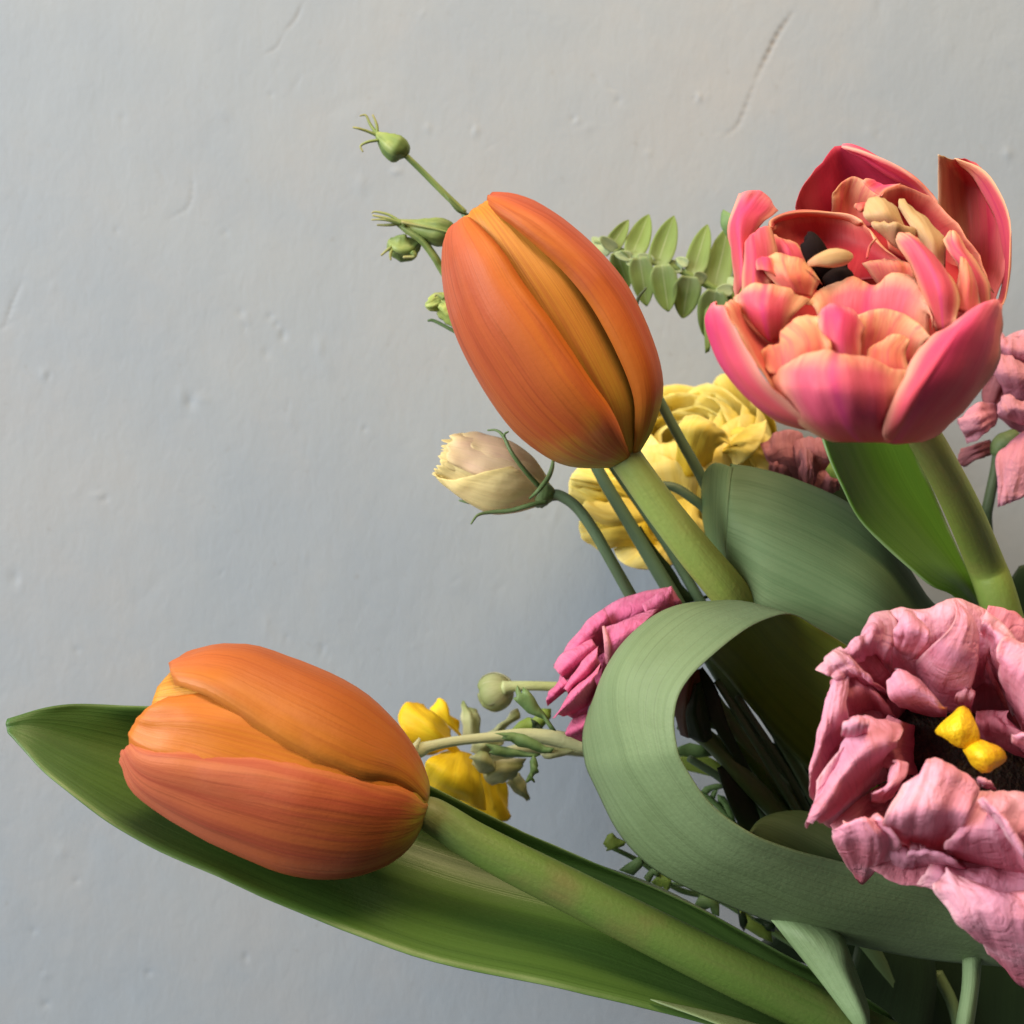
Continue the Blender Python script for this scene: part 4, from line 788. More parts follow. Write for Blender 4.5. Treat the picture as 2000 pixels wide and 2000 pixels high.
for b, t, w in [((440, 560), (270, 400), 75), ((500, 520), (350, 400), 60), ((650, 590), (480, 560), 60), ((860, 640), (700, 560), 60), ((760, 650), (590, 640), 55), ((1130, 700), (960, 640), 65), ((1180, 660), (1060, 600), 55), ((1340, 820), (1240, 740), 65), ((1600, 900), (1440, 900), 70), ((1620, 860), (1560, 780), 60)]:
    spleaf(b, t, w * .8, 45, 44, 'sprig_pale', 1)
patch('leaf', [[(1560, 420, 47), (1600, 420, 46)], [(1490, 300, 46), (1580, 310, 44)], [(1490, 190, 46), (1590, 230, 43)], [(1510, 140, 46), (1600, 190, 43)]], (M['leaf_small'],), sg, K4, nu=7, nv=13)
patch('leaf', [[(1390, 900, 46), (1700, 1000, 46)], [(1330, 1150, 46), (1450, 1200, 45)], [(1340, 1500, 46), (1380, 1480, 46)]], (M['sprig'],), sg, K4, nu=9, nv=13)

# ------------------------------------------------------------------ yellow ruffled bloom behind the stems
yr = thing('yellow_ranunculus', 'large ruffled yellow bloom behind the upright tulip stem', 'flower', (1480, 1200, 66))
rosette(yr, (1340, 905, 74), (-.30, -.45, .85), [(3, 7.5, 120, 12, 75, 0, 10), (4, 12, 130, 25, 62, 0, 40), (5, 16, 135, 36, 52, .02, 0), (6, 20, 140, 44, 44, .04, 20), (7, 23.5, 145, 50, 40, .06, 5), (8, 27, 150, 58, 36, .08, 30)],
        (M['yellow'], M['yellow']), wr=.3, edge=1.2, fr=70, seed=3)
def yp(rows, mat='pale_yellow', conv=C3, **kw):
    kw.setdefault('wr', .6); kw.setdefault('edge', 1.4); kw.setdefault('fr', 80); kw.setdefault('thick', .4); kw.setdefault('pleat', .8); kw.setdefault('pn', 5)
    return patch('petal', rows, (M[mat],), yr, conv, **kw)
yp([[(1500, 1050, 54), (1480, 900, 52), (1500, 780, 54)], [(1250, 960, 46), (1200, 860, 44), (1230, 760, 48)], [(1010, 880, 46), (1000, 800, 44), (1020, 730, 46), (1060, 690, 50)]], 'yellow')
yp([[(1500, 1000, 50), (1480, 880, 48), (1500, 760, 52)], [(1260, 850, 44), (1230, 780, 42), (1270, 700, 46)], [(1015, 800, 44), (1010, 760, 42), (1040, 710, 44), (1080, 675, 48)]], 'yellow')
yp([[(1560, 1150, 50), (1540, 1000, 46), (1540, 880, 50)], [(1300, 1120, 42), (1260, 1000, 38), (1270, 900, 44)], [(1110, 1010, 42), (1085, 960, 40), (1090, 920, 42), (1130, 890, 46)]], 'pale_yellow')
yp([[(1560, 1180, 48), (1500, 1080, 44), (1500, 960, 46)], [(1320, 1180, 42), (1250, 1090, 38), (1230, 1020, 42)], [(1205, 1215, 42), (1110, 1160, 40), (1070, 1090, 40), (1065, 1030, 42)]], 'yellow')
yp([[(1540, 1150, 50), (1600, 1150, 50), (1680, 1100, 50)], [(1380, 1180, 45), (1530, 1230, 42), (1660, 1220, 46)], [(1280, 1200, 44), (1340, 1290, 42), (1480, 1330, 42), (1620, 1310, 44), (1700, 1280, 46)]], 'pale_yellow')
yp([[(1620, 900, 50), (1700, 860, 50), (1800, 820, 50)], [(1640, 1080, 44), (1740, 1040, 42), (1830, 980, 46)], [(1660, 1180, 46), (1740, 1160, 44), (1840, 1120, 46), (1880, 1060, 48)]], 'pale_yellow')
yp([[(1180, 1000, 52), (1100, 960, 50), (1060, 900, 52)], [(1330, 900, 48), (1230, 850, 44), (1180, 800, 46)], [(1500, 700, 50), (1400, 690, 46), (1300, 680, 48)]], 'pale_yellow')
yp([[(300, 1700, 56), (330, 1640, 52), (360, 1600, 54)], [(460, 1800, 50), (480, 1720, 46), (500, 1640, 48)], [(520, 1880, 48), (610, 1840, 46), (628, 1780, 46), (600, 1720, 47), (540, 1680, 49)]], 'pale_yellow', C2)
yp([[(200, 1800, 52), (260, 1760, 48), (330, 1700, 50)], [(330, 1760, 46), (400, 1700, 42), (450, 1620, 46)], [(370, 1830, 45), (470, 1760, 42), (530, 1660, 43), (545, 1590, 46)]], 'yellow', C2)
yp([[(60, 1860, 48), (130, 1880, 46), (220, 1840, 48)], [(60, 1660, 42), (180, 1640, 38), (300, 1700, 42)], [(90, 1560, 42), (160, 1545, 39), (240, 1580, 39), (330, 1640, 41), (355, 1720, 44)]], 'yellow', C2)
tube('stem', [(1380, 1010, 66, 2.0), (1440, 1120, 66, 2.0), (1480, 1200, 66, 2.0)], M['stem_pale'], yr)

# ------------------------------------------------------------------ deep yellow flower low on the left, seen from behind
yl = thing('yellow_ranunculus', 'deep yellow flower seen from behind, right of the drooping tulip', 'flower', (1160, 1480, 55))
def yq(rows, mat='deep_yellow', nm='petal', **kw):
    kw.setdefault('wr', .4); kw.setdefault('edge', 1.0); kw.setdefault('thick', .4); kw.setdefault('pleat', .6); kw.setdefault('pn', 2.5); kw.setdefault('puff', .6)
    return patch(nm, rows, (M[mat],), yl, K2, **kw)
yq([[(640, 760, 46), (560, 640, 44), (540, 560, 48)], [(500, 720, 42), (420, 560, 36), (440, 440, 42)], [(300, 760, 46), (200, 600, 38), (140, 470, 40), (190, 368, 42), (270, 348, 44), (340, 362, 46)]])
yq([[(640, 640, 52), (600, 600, 50), (560, 560, 52)], [(620, 560, 52), (540, 500, 48), (460, 480, 50)], [(605, 490, 52), (510, 430, 50), (495, 345, 50), (440, 325, 50), (392, 400, 52)]])
yq([[(700, 740, 46), (620, 720, 44), (520, 700, 46)], [(780, 960, 40), (560, 900, 32), (360, 800, 38)], [(820, 1180, 44), (700, 1130, 38), (560, 1080, 36), (420, 1030, 38), (350, 960, 42), (345, 860, 44)]], nu=21, nv=21)
yq([[(720, 780, 50), (820, 820, 48), (900, 850, 50)], [(780, 1000, 46), (880, 1040, 43), (975, 1010, 48)], [(800, 1190, 46), (880, 1235, 44), (960, 1250, 45), (985, 1180, 48), (978, 1080, 50)]])
yq([[(640, 900, 54), (700, 900, 54), (760, 900, 54)], [(500, 1100, 50), (700, 1200, 48), (900, 1100, 52)], [(560, 1260, 50), (760, 1330, 49), (940, 1300, 50)]])
yq([[(770, 620, 44), (700, 620, 42), (640, 620, 44)], [(755, 480, 44), (690, 470, 41), (615, 480, 44)], [(735, 425, 46), (690, 385, 46), (635, 345, 48), (612, 390, 48)]], 'sep_pale', 'sepal', nu=11)
yq([[(900, 640, 42), (860, 610, 40), (820, 580, 42)], [(960, 560, 42), (930, 530, 40), (900, 530, 42)], [(1050, 470, 44), (1060, 430, 44), (1045, 405, 45)]], 'sep_pale', 'sepal', nu=9)
yq([[(840, 900, 36), (760, 890, 33), (700, 820, 36)], [(880, 860, 32), (800, 800, 28), (690, 770, 32)], [(885, 800, 34), (830, 745, 31), (765, 715, 31), (715, 740, 33)]], 'sep_pale', 'sepal', nu=11)
yq([[(850, 990, 38), (800, 940, 36), (780, 880, 38)], [(960, 950, 34), (930, 880, 30), (900, 800, 34)], [(1010, 940, 37), (1080, 850, 35), (1110, 780, 37)]], 'sep_pale', 'sepal', nu=11)
yq([[(960, 960, 40), (1000, 920, 39), (1060, 880, 40)], [(1040, 1045, 39), (1070, 1000, 37), (1105, 980, 39)], [(1120, 1095, 40), (1132, 1090, 40), (1140, 1078, 40)]], 'sep_pale', 'sepal', nu=9)
yq([[(700, 720, 38), (760, 760, 36), (840, 760, 38)], [(720, 650, 36), (800, 680, 33), (920, 690, 36)], [(760, 600, 38), (860, 620, 36), (960, 640, 38)]], 'sep_pale', 'sepal', nu=9)
tube('stem', [(800, 800, 40, 2.0), (960, 740, 42, 1.8), (1200, 700, 46, 1.6), (1700, 740, 55, 1.6)], M['stem_pale'], yl, K2, n=24)

ls = thing('leafy_sprig', 'pale stem with small lobed leaves running behind the drooping tulip', 'sprig', (1300, 1480, 20))
tube('stem', [(270, 700, 22, 3.0), (310, 712, 22, 2.2), (380, 688, 22, 1.45), (560, 650, 22, 1.3), (820, 620, 22, 1.35), (1080, 600, 22, 1.7), (1350, 630, 22, 2.2), (1580, 690, 22, 2.2), (2150, 780, 20, 2.2)], M['stem_pale'], ls, K2, n=40, seg=14)
for pl, mt, d in [([(872, 588), (940, 582), (1010, 580), (1100, 598), (1190, 640), (1260, 690), (1320, 700), (1300, 735), (1220, 735), (1130, 702), (1050, 690), (1000, 650), (930, 622), (945, 608)], 'leaf_small', 14),
               ([(805, 678), (880, 676), (960, 690), (1030, 712), (1120, 730), (1230, 740), (1180, 765), (1080, 772), (950, 770), (880, 755), (830, 730), (850, 715)], 'leaf_small', 15),
               ([(1335, 572), (1290, 560), (1240, 485), (1180, 455), (1120, 432), (1070, 380), (1018, 325), (1040, 310), (1030, 270), (1042, 228), (1078, 292), (1086, 236), (1135, 275), (1180, 330), (1215, 395), (1270, 480)], 'leaf_small', 12),
               ([(1165, 758), (1190, 780), (1204, 830), (1196, 850), (1206, 886), (1178, 900), (1160, 925), (1172, 964), (1150, 946), (1128, 955), (1104, 962), (1122, 915), (1142, 880), (1140, 800)], 'leaf_small', 14),
               ([(1220, 745), (1300, 705), (1420, 700), (1545, 740), (1480, 730), (1400, 760), (1290, 785), (1250, 780)], 'sep_pale', 15),
               ([(1000, 560), (1060, 500), (1120, 470), (1160, 480), (1230, 400), (1300, 400), (1300, 470), (1240, 540), (1180, 570), (1080, 575)], 'leaf_lime', 30),
               ([(1150, 480), (1180, 490), (1200, 505), (1235, 540), (1235, 560), (1160, 560), (1165, 520)], 'leaf_dark', 26)]:
    blade('leaf', [(x, y, d + (k % 3) * .5) for k, (x, y) in enumerate(pl)], (M[mt],), ls, K2, bend=-.8)

rbud = thing('ranunculus_bud', 'round pale green closed bud on a short pale stem', 'bud', (1260, 1345, 34))
rosette(rbud, (966, 1353, 36), (-.75, .1, -.25), [(3, 4.3, 178, 5, 75, 0, 0), (5, 5.0, 176, 40, 48, .02, 30)], (M['sep_pale'],), wr=.15, edge=.3, seed=5, name='sepal')
tube('stem', [(940, 245, 32, 1.9), (1010, 235, 32, 1.5), (1150, 230, 32, 1.3), (1340, 236, 33, 1.3), (1600, 250, 34, 1.3), (2000, 270, 34, 1.3)], M['stem_lime'], rbud, K2, n=24)

# ------------------------------------------------------------------ hot pink flower half hidden by the curled leaf
hp = thing('pink_lisianthus', 'hot pink folded flower half hidden behind the curled leaf', 'flower', (1420, 1420, 26))
def hk(rows, mat='hot', **kw):
    kw.setdefault('wr', .35); kw.setdefault('edge', .6); kw.setdefault('fr', 60); kw.setdefault('cre', .08); kw.setdefault('pleat', .35); kw.setdefault('pn', 2.0); kw.setdefault('thick', .35); kw.setdefault('puff', .35); kw.setdefault('nu', 21); kw.setdefault('nv', 17)
    return patch('petal', rows, (M[mat],), hp, C6, **kw)
hk([[(900, 500, 34), (760, 640, 34), (560, 800, 34)], [(860, 300, 30), (560, 480, 28), (400, 760, 30)], [(880, 160, 28), (700, 190, 24), (520, 260, 24), (330, 440, 24), (290, 640, 26)]], 'hot')
hk([[(930, 250, 24), (790, 300, 22), (640, 400, 20), (500, 480, 22)], [(910, 200, 18), (770, 220, 14), (620, 290, 12), (470, 370, 14), (380, 470, 16)], [(862, 118, 22), (790, 128, 20), (665, 162, 18), (545, 212, 17), (420, 305, 18), (340, 400, 20)]])
hk([[(900, 230, 20), (880, 250, 18), (760, 330, 16)], [(870, 165, 17), (800, 210, 13), (720, 270, 12)], [(862, 122, 20), (790, 160, 16), (700, 220, 14)]])
hk([[(560, 380, 18), (450, 480, 16), (330, 620, 18)], [(520, 290, 12), (400, 400, 9), (270, 540, 12)], [(500, 240, 15), (400, 310, 14), (300, 440, 14), (222, 550, 16)]])
hk([[(490, 480, 13), (400, 560, 11), (290, 640, 13)], [(450, 440, 8), (350, 500, 6), (250, 590, 9)], [(430, 410, 12), (340, 440, 11), (260, 495, 11), (220, 560, 13)]])
hk([[(640, 470, 12), (560, 560, 11), (480, 640, 12)], [(700, 340, 6), (590, 400, 3), (500, 460, 6)], [(790, 240, 12), (660, 280, 8), (560, 325, 7), (495, 350, 9)]])
hk([[(524, 560, 9), (514, 556, 8), (504, 552, 9)], [(530, 440, 5), (514, 434, 4), (496, 438, 5)], [(506, 346, 7), (496, 338, 7), (486, 342, 7)]], 'peach', nu=7, wr=.2, cre=0, pleat=0, edge=.2)
hk([[(480, 560, 10), (420, 640, 8), (300, 720, 10)], [(460, 500, 6), (380, 590, 3), (290, 680, 6)], [(470, 450, 9), (380, 530, 7), (330, 600, 8), (265, 690, 11)]])
hk([[(340, 660, 12), (290, 690, 10), (190, 770, 12)], [(300, 640, 8), (250, 680, 6), (185, 740, 9)], [(270, 600, 12), (240, 640, 10), (200, 690, 10), (188, 730, 12)]])
hk([[(460, 680, 10), (400, 790, 10), (280, 830, 12)], [(450, 610, 2), (360, 700, 0), (240, 820, 5)], [(485, 540, 6), (400, 620, 4), (300, 710, 4), (215, 835, 8)]])
hk([[(400, 830, 16), (350, 850, 14), (320, 830, 16)], [(420, 760, 10), (360, 800, 8), (300, 820, 12)], [(430, 700, 12), (400, 720, 10), (350, 760, 10)]], 'hot')
hk([[(480, 900, 14), (400, 960, 14), (330, 945, 16)], [(460, 850, 8), (390, 880, 5), (290, 925, 10)], [(460, 790, 12), (400, 805, 9), (330, 845, 9), (292, 890, 12)]])
tube('stem', [(560, 620, 30, 1.8), (800, 760, 28, 1.8), (1160, 880, 26, 1.8)], M['stem_deep'], hp, C6)

# ------------------------------------------------------------------ mauve flower in the shade behind
mv = thing('mauve_flower', 'wilted mauve flower in shade below the coral tulip', 'flower', (1640, 1130, 52))
def mk(rows, mat='mauve', **kw):
    return patch('petal', rows, (M[mat],), mv, K1, wr=.5, edge=.9, fr=80, cre=.3, pleat=.9, puff=.6, nu=17, nv=17, **kw)
mk([[(600, 230, 48), (700, 280, 46), (800, 260, 48)], [(540, 120, 42), (660, 120, 38), (800, 140, 42)], [(515, 50, 44), (600, -20, 42), (700, -20, 42), (820, 60, 44)]])
mk([[(720, 240, 42), (820, 260, 40), (930, 240, 42)], [(700, 120, 38), (800, 100, 34), (920, 130, 38)], [(680, 40, 42), (760, 10, 40), (850, 20, 40), (930, 60, 42)]])
mk([[(735, 290, 36), (770, 310, 34), (800, 290, 36)], [(720, 170, 33), (765, 170, 29), (800, 190, 33)], [(715, 95, 35), (740, 68, 33), (775, 80, 33), (800, 120, 35)]])
mk([[(790, 310, 40), (860, 320, 38), (940, 300, 40)], [(810, 230, 38), (880, 240, 34), (945, 260, 38)], [(830, 180, 40), (880, 170, 38), (940, 200, 40)]])
mk([[(560, 220, 46), (620, 250, 44), (700, 250, 46)], [(560, 160, 42), (630, 170, 40), (700, 180, 43)], [(580, 100, 44), (640, 90, 42), (700, 110, 44)]])
mk([[(850, 120, 42), (880, 140, 40), (920, 100, 42)], [(840, 40, 40), (880, 50, 36), (915, 40, 40)], [(850, -20, 42), (880, -30, 40), (910, -10, 42)]])
blade('leaf', [(862, 185, 33), (890, 140, 33), (930, 125, 33), (965, 170, 32), (985, 220, 32), (940, 238, 32), (890, 225, 33)], (M['leaf_lime'],), mv, K1, bend=-1)
tube('stem', [(780, 250, 50, 1.8), (820, 450, 52, 1.8), (940, 770, 52, 1.8)], M['stem_deep'], mv, K1)

# ------------------------------------------------------------------ pink flower cut by the right edge
re_ = thing('pink_lisianthus', 'orchid pink drooping flower cut off by the right edge above the dark foliage', 'flower', (1932, 1250, 42))
def ek(rows, conv=C2, mat='orchid', **kw):
    return patch('petal', rows, (M[mat],), re_, conv, wr=.4, edge=.8, fr=80, cre=.3, pleat=.9, puff=.6, nu=17, nv=17, **kw)
ek([[(1850, 1600, 46), (1950, 1620, 46), (2100, 1600, 46)], [(1720, 1400, 46), (1900, 1400, 48), (2150, 1400, 46)], [(1770, 1160, 46), (1920, 1090, 46), (2120, 1090, 46)]])
ek([[(1800, 1560, 44), (1900, 1640, 44), (2050, 1640, 44)], [(1740, 1480, 42), (1880, 1480, 40), (2080, 1480, 42)], [(1730, 1350, 42), (1860, 1300, 40), (2060, 1330, 42)]])
ek([[(1790, 1250, 40), (1900, 1290, 38), (2100, 1300, 40)], [(1795, 1180, 36), (1900, 1200, 32), (2100, 1220, 36)], [(1800, 1105, 40), (1900, 1130, 38), (2080, 1120, 40)]])
ek([[(1830, 1440, 36), (1920, 1470, 34), (2080, 1480, 36)], [(1760, 1330, 32), (1880, 1330, 28), (2090, 1380, 32)], [(1735, 1270, 36), (1800, 1210, 34), (1900, 1240, 33), (2050, 1270, 35)]])
ek([[(1780, 1560, 40), (1730, 1520, 38), (1700, 1430, 40)], [(1830, 1440, 36), (1780, 1380, 34), (1740, 1310, 37)], [(1850, 1340, 38), (1800, 1300, 37), (1760, 1230, 40)]], mat='mauve')
ek([[(1850, 1575, 32), (1930, 1600, 30), (2050, 1600, 32)], [(1790, 1540, 28), (1900, 1520, 24), (2050, 1530, 28)], [(1785, 1490, 30), (1830, 1450, 29), (1920, 1460, 28), (2050, 1470, 30)]])
ek([[(1790, 1480, 38), (1795, 1540, 36), (1790, 1600, 38)], [(1690, 1480, 34), (1680, 1570, 30), (1720, 1650, 34)], [(1640, 1500, 36), (1570, 1570, 35), (1600, 1640, 34), (1625, 1705, 36)]])
ek([[(1750, 1680, 42), (1765, 1720, 41), (1760, 1760, 42)], [(1660, 1700, 40), (1670, 1750, 38), (1680, 1790, 40)], [(1600, 1730, 42), (1580, 1800, 41), (1620, 1818, 42)]], mat='mauve')
ek([[(1860, 30, 34), (1960, -40, 32), (2080, -60, 34)], [(1785, 120, 28), (1900, 110, 24), (2080, 100, 28)], [(1790, 250, 26), (1880, 240, 23), (2060, 230, 27)], [(1790, 388, 26), (1850, 365, 25), (1960, 320, 26)]], K1)
ek([[(2000, 1250, 44), (2100, 1300, 44)], [(1990, 1500, 42), (2180, 1500, 42)], [(2000, 1750, 44), (2150, 1750, 44)]])
tube('calyx', [(1880, -10, 38, 1.6), (1850, 30, 37, 3.0), (1810, 60, 37, 3.0), (1785, 110, 37, 1.8)], M['stem_deep'], re_, K1)
tube('stem', [(1795, 80, 37, 1.5), (1775, 200, 38, 1.4), (1740, 370, 39, 1.5), (1728, 450, 40, 1.6), (1740, 640, 41, 1.6), (1745, 1100, 42, 1.6)], M['stem_dark'], re_, K1, n=30)

# ------------------------------------------------------------------ fern scraps below the curled leaf
fs = thing('fern_sprig', 'small cut leaf green sprig showing below the curled leaf', 'sprig', (1640, 1900, 40))
tube('stem', [(180, 215, 24, .6), (330, 290, 28, .7), (480, 400, 30, .8), (640, 440, 32, .9), (780, 520, 34, .9), (1160, 750, 40, 1)], M['leaf_small'], fs, K3, n=30)
for pl, mt in [([(168, 210), (185, 175), (205, 168), (225, 190), (262, 205), (255, 218), (215, 232), (180, 242), (185, 225)], 'leaf_lime'), ([(235, 322), (270, 295), (320, 262), (346, 280), (330, 310), (295, 345)], 'leaf_small'),
               ([(340, 352), (365, 320), (385, 312), (410, 335), (400, 350), (380, 345), (362, 382)], 'leaf_small'), ([(372, 375), (410, 340), (455, 360), (448, 400), (430, 418), (420, 390), (400, 400), (385, 385)], 'leaf_lime'),
               ([(455, 370), (500, 375), (520, 392), (490, 392), (465, 385)], 'leaf_small'), ([(555, 465), (575, 425), (625, 440), (655, 460), (652, 515), (625, 505), (618, 480), (590, 490)], 'leaf_small'),
               ([(740, 490), (765, 500), (790, 530), (870, 570), (878, 625), (820, 600), (770, 570), (750, 560)], 'leaf_lime'), ([(735, 480), (760, 490), (775, 540), (760, 580), (745, 560)], 'leaf_dark'), ([(790, 520), (850, 525), (890, 545), (885, 580), (850, 570), (830, 545)], 'leaf_dark')]:
    blade('leaf', [(x, y, 20 + (k % 2)) for k, (x, y) in enumerate(pl)], (M[mt],), fs, K3, bend=-.6)
f2 = thing('fern_sprig', 'feathery green scrap seen low inside the loop of the curled leaf', 'sprig', (1520, 1700, 40))
tube('stem', [(1010, 1240, 36, .8), (1090, 1290, 36, .8), (1190, 1400, 37, .9), (1435, 1656, 40, 1)], M['leaf_small'], f2, C6)
for pl in [[(1000, 1248), (1040, 1205), (1110, 1188), (1150, 1190), (1140, 1215), (1080, 1225), (1040, 1260)], [(1060, 1290), (1080, 1230), (1110, 1220), (1095, 1270), (1080, 1310)], [(1110, 1250), (1150, 1260), (1190, 1330), (1215, 1420), (1150, 1360), (1115, 1310)], [(880, 1000), (960, 970), (1040, 985), (1080, 1040), (1000, 1050), (890, 1040)]]:
    blade('leaf', [(x, y, 36 + (k % 2)) for k, (x, y) in enumerate(pl)], (M['leaf_small'],), f2, C6, bend=-.6)

# ------------------------------------------------------------------ crumpled pale pink flower in front, cut by the frame
cf = thing('pale_pink_flower', 'crumpled pale pink flower with yellow stigma and dark centre', 'flower', (2080, 1700, 15))
def fk(rows, mat='dusty', back='dusty', **kw):
    kw.setdefault('wr', .35); kw.setdefault('edge', 1.0); kw.setdefault('fr', 60); kw.setdefault('cre', .22); kw.setdefault('pleat', .75); kw.setdefault('puff', .3); kw.setdefault('pn', 3); kw.setdefault('curl', -2.0); kw.setdefault('nu', 33); kw.setdefault('nv', 33); kw.setdefault('thick', .35)
    if kw['nu'] <= 21: kw['pleat'] *= .5; kw['edge'] *= .6
    rows = [[(x, y, d + 16) for x, y, d in rows[0]]] + list(rows[1:])
    return patch('petal', rows, (M[mat], M[back]), cf, C5, **kw)
# deep bowl
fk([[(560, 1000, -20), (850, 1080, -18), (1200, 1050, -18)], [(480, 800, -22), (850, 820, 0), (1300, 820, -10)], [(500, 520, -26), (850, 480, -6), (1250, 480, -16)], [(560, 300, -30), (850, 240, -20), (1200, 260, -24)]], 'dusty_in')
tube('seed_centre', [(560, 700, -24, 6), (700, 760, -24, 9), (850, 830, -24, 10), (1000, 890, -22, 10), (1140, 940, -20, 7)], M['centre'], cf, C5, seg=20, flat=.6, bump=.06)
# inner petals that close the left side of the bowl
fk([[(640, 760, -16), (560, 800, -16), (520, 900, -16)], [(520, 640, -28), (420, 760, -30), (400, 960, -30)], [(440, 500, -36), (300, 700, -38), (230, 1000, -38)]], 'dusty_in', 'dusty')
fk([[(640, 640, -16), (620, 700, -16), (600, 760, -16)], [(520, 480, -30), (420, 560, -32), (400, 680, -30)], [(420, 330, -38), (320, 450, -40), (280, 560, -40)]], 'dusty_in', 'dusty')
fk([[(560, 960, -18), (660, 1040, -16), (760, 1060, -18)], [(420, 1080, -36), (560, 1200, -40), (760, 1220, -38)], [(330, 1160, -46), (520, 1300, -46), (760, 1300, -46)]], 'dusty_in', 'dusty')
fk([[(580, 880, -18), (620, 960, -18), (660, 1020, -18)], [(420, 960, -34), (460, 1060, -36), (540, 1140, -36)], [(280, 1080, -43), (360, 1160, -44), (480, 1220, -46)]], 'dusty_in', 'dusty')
# upper rear
fk([[(500, 520, -30), (470, 420, -32), (420, 480, -36)], [(520, 420, -36), (430, 360, -42), (330, 430, -44)], [(530, 300, -38), (440, 280, -46), (300, 380, -46)], [(540, 190, -36), (440, 205, -42), (330, 320, -44), (250, 400, -44)]][::-1][::-1], 'dusty')
fk([[(540, 580, -34), (470, 560, -36), (400, 560, -38)], [(470, 520, -42), (380, 470, -46), (300, 500, -46)], [(400, 450, -46), (320, 420, -50), (250, 470, -48)], [(330, 340, -46), (280, 370, -50), (215, 455, -49)]], 'dusty')
fk([[(680, 620, -26), (800, 640, -24), (900, 560, -24)], [(500, 420, -34), (720, 380, -40), (920, 380, -32)], [(480, 260, -36), (700, 240, -48), (960, 260, -36)], [(470, 185, -34), (560, 170, -40), (660, 165, -42), (760, 133, -42), (860, 145, -40), (960, 190, -34)]], 'dusty')
fk([[(590, 430, -44), (550, 420, -44), (525, 390, -43)], [(670, 330, -48), (590, 310, -52), (522, 310, -46)], [(680, 240, -47), (620, 195, -50), (560, 185, -48), (530, 240, -46)]], 'dusty', nu=19, nv=19)
fk([[(770, 650, -40), (680, 580, -42), (590, 440, -42)], [(870, 480, -46), (760, 430, -52), (680, 350, -49)], [(880, 300, -48), (830, 280, -54), (770, 260, -51)], [(860, 180, -46), (835, 145, -48), (815, 140, -48)]], 'dusty', nu=21, nv=25)
fk([[(750, 650, -40), (690, 655, -42), (620, 630, -40)], [(740, 610, -46), (620, 560, -51), (520, 580, -44)], [(660, 520, -46), (570, 470, -51), (498, 510, -46)], [(590, 435, -44), (550, 415, -46), (505, 470, -45)]], 'dusty', nu=21, nv=19)
# left side
fk([[(340, 760, -44), (270, 820, -48), (200, 1020, -46)], [(330, 620, -48), (250, 720, -53), (165, 930, -48)], [(340, 480, -46), (270, 540, -52), (208, 740, -48)], [(310, 450, -44), (260, 480, -47), (238, 580, -46)]], 'dusty')
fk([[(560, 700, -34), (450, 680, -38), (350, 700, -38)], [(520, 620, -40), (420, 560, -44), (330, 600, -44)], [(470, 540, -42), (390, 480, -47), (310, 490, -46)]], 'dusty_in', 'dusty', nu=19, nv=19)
fk([[(500, 830, -44), (410, 980, -48), (260, 1110, -48)], [(540, 760, -52), (400, 830, -60), (190, 1080, -54)], [(570, 690, -48), (430, 680, -57), (300, 800, -55), (155, 1100, -52)], [(550, 670, -44), (430, 612, -50), (340, 690, -52), (240, 930, -52)]], 'dusty', nu=31)
fk([[(400, 760, -54), (350, 770, -56), (310, 740, -54)], [(420, 690, -57), (365, 690, -61), (308, 700, -56)], [(420, 630, -54), (375, 615, -57), (335, 645, -55)]], 'dusty', nu=15, nv=15)
# front lower
fk([[(490, 1010, -50), (460, 1010, -51), (430, 1000, -50)], [(560, 940, -54), (500, 960, -58), (440, 970, -54)], [(595, 850, -52), (540, 860, -56), (490, 920, -54)], [(580, 810, -50), (540, 800, -53), (500, 820, -51)]], 'dusty', nu=17, nv=19)
fk([[(620, 1330, -48), (540, 1330, -48), (490, 1290, -46)], [(620, 1260, -50), (560, 1250, -53), (500, 1230, -50)], [(600, 1180, -50), (540, 1160, -52), (500, 1150, -50)]], 'dusty', nu=15, nv=15)
fk([[(450, 1280, -52), (400, 1345, -52), (370, 1320, -50)], [(560, 1190, -56), (440, 1180, -62), (280, 1190, -54)], [(500, 1090, -60), (400, 1090, -66), (262, 1130, -56)], [(470, 1020, -58), (400, 1045, -61), (310, 1090, -57)]], 'dusty')
fk([[(760, 1210, -54), (620, 1220, -56), (520, 1180, -54)], [(830, 1080, -62), (650, 1080, -70), (480, 1090, -62)], [(880, 970, -60), (700, 900, -69), (550, 950, -62)], [(865, 885, -56), (770, 815, -60), (660, 795, -60), (555, 920, -58)]], 'dusty', nu=31)
fk([[(860, 1310, -50), (740, 1330, -50), (600, 1310, -48)], [(800, 1260, -54), (680, 1230, -56), (580, 1230, -52)], [(760, 1200, -54), (680, 1190, -56), (600, 1190, -54)]], 'dusty', nu=19, nv=17)
fk([[(1250, 1400, -52), (1000, 1340, -56), (760, 1220, -54)], [(1280, 1240, -58), (960, 1160, -66), (740, 1190, -58)], [(1280, 1090, -56), (980, 1020, -62), (820, 1080, -60)], [(1250, 960, -50), (1000, 930, -54), (880, 950, -56)]], 'dusty')
fk([[(1073, 1300, -66), (1000, 1180, -68), (930, 1110, -66)], [(1080, 1240, -70), (1000, 1100, -72), (910, 1000, -68)], [(1060, 1180, -66), (990, 1060, -68), (900, 970, -64)]], 'dusty', nu=15, nv=25)
fk([[(960, 955, -48), (920, 950, -50), (880, 930, -48)], [(945, 930, -52), (915, 920, -54), (875, 905, -51)], [(930, 905, -50), (900, 895, -51), (878, 895, -49)]], 'dusty', nu=9, nv=9)
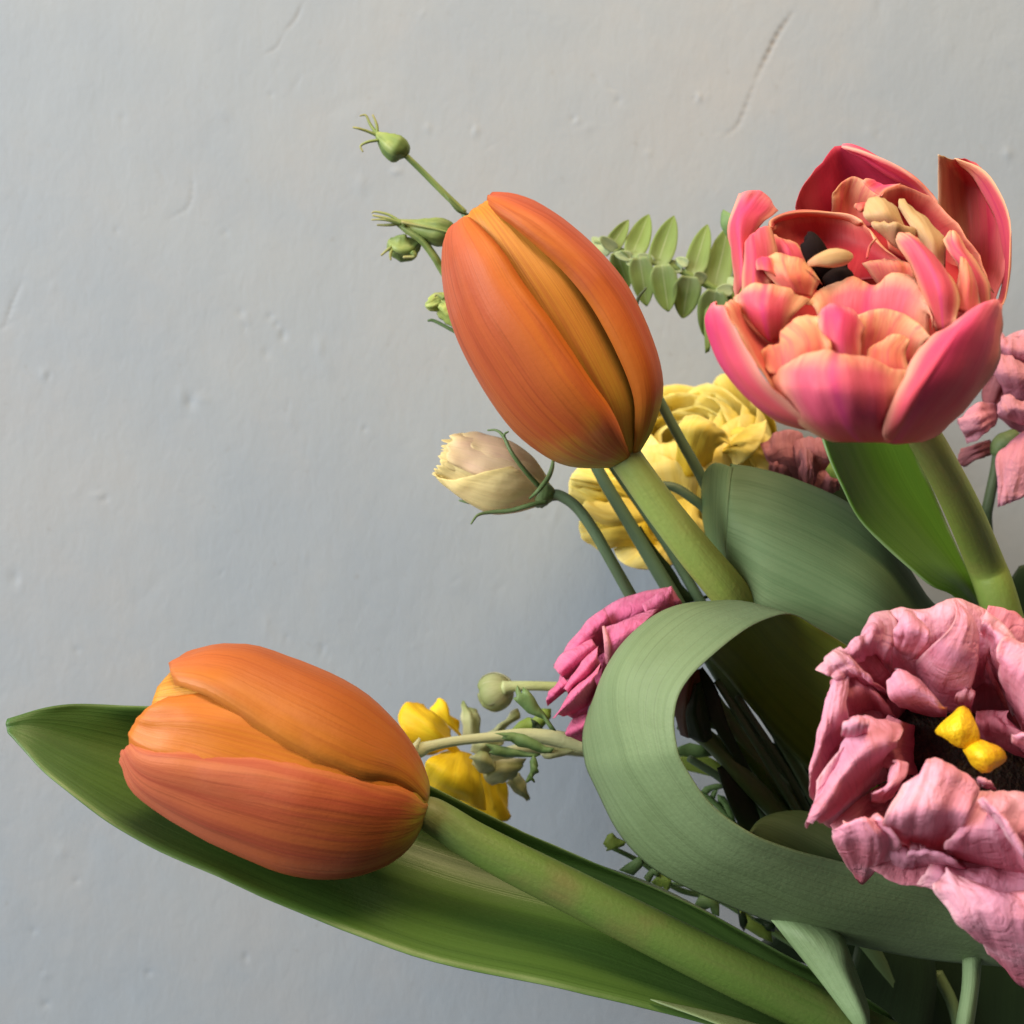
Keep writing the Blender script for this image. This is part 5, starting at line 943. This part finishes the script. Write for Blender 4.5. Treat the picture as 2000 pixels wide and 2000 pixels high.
fk([[(1300, 1850, -50), (1073, 1780, -52), (970, 1665, -50)], [(1340, 1640, -58), (1000, 1560, -66), (820, 1525, -56)], [(1320, 1460, -60), (960, 1420, -70), (700, 1385, -58)], [(1280, 1340, -54), (940, 1330, -60), (770, 1255, -58), (700, 1310, -56)]], 'dusty')
fk([[(850, 1050, -28), (1000, 1080, -28), (1200, 1100, -28)], [(690, 1250, -46), (950, 1290, -48), (1250, 1300, -46)], [(640, 1330, -50), (900, 1430, -52), (1250, 1500, -50)]], 'dusty')
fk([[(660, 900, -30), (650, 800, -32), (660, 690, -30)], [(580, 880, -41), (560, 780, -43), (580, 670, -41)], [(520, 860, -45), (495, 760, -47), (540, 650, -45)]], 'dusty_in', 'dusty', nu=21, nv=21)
# right side
fk([[(1030, 640, -36), (930, 430, -38), (890, 320, -40)], [(1073, 560, -46), (970, 360, -50), (890, 270, -46)], [(1120, 480, -48), (1030, 310, -52), (910, 215, -48)]], 'dusty')
fk([[(1150, 900, -40), (1073, 720, -42), (1020, 600, -42)], [(1220, 800, -50), (1090, 560, -56), (960, 420, -50)], [(1300, 640, -52), (1160, 420, -58), (970, 330, -52)], [(1350, 500, -48), (1200, 340, -52), (1020, 290, -50)]], 'dusty')
fk([[(1200, 900, -36), (1000, 840, -32), (880, 760, -32)], [(1180, 800, -40), (1000, 720, -38), (870, 700, -36)], [(1150, 760, -40), (1000, 660, -40), (950, 620, -38), (870, 620, -36)]], 'dusty_in', 'dusty')
fk([[(1200, 900, -48), (1100, 830, -50), (1030, 760, -48)], [(1200, 800, -54), (1100, 740, -57), (1020, 730, -52)], [(1180, 740, -52), (1090, 700, -54), (1030, 705, -51)]], 'dusty', nu=15, nv=15)
fk([[(850, 640, -36), (810, 640, -37), (780, 600, -36)], [(860, 570, -40), (820, 570, -42), (780, 570, -40)], [(872, 515, -40), (840, 498, -42), (800, 520, -40)]], 'peach', 'dusty', nu=11, nv=13, wr=.5)
fk([[(1050, 700, -28), (950, 560, -24), (880, 440, -28)], [(1080, 560, -34), (980, 380, -32), (880, 300, -32)], [(1160, 330, -38), (1040, 230, -40), (920, 190, -36)]], 'dusty_in', 'dusty')
# stigma of two folded yellow lobes
patch('stigma', [[(820, 770, -46), (850, 775, -45), (880, 760, -46)], [(760, 735, -46), (800, 730, -49), (878, 730, -46)], [(704, 706, -45), (800, 685, -50), (866, 690, -46)], [(770, 655, -44), (805, 635, -48), (845, 645, -45)], [(808, 606, -42), (820, 600, -43), (832, 612, -42)]], (M['stigma'],), cf, C5, nu=17, nv=19, thick=1.6, wr=.7, fr=160)
patch('stigma', [[(815, 780, -46), (840, 760, -47), (880, 745, -46)], [(835, 815, -47), (890, 800, -51), (950, 768, -47)], [(865, 855, -46), (920, 840, -51), (985, 790, -46)], [(900, 882, -44), (940, 870, -47), (996, 812, -44)]], (M['stigma'],), cf, C5, nu=17, nv=17, thick=1.6, wr=.7, fr=160)
tube('stem', [(1000, 900, -8, 3), (1060, 1000, 0, 2.5), (1245, 1290, 15, 2.2)], M['stem_deep'], cf, C5)
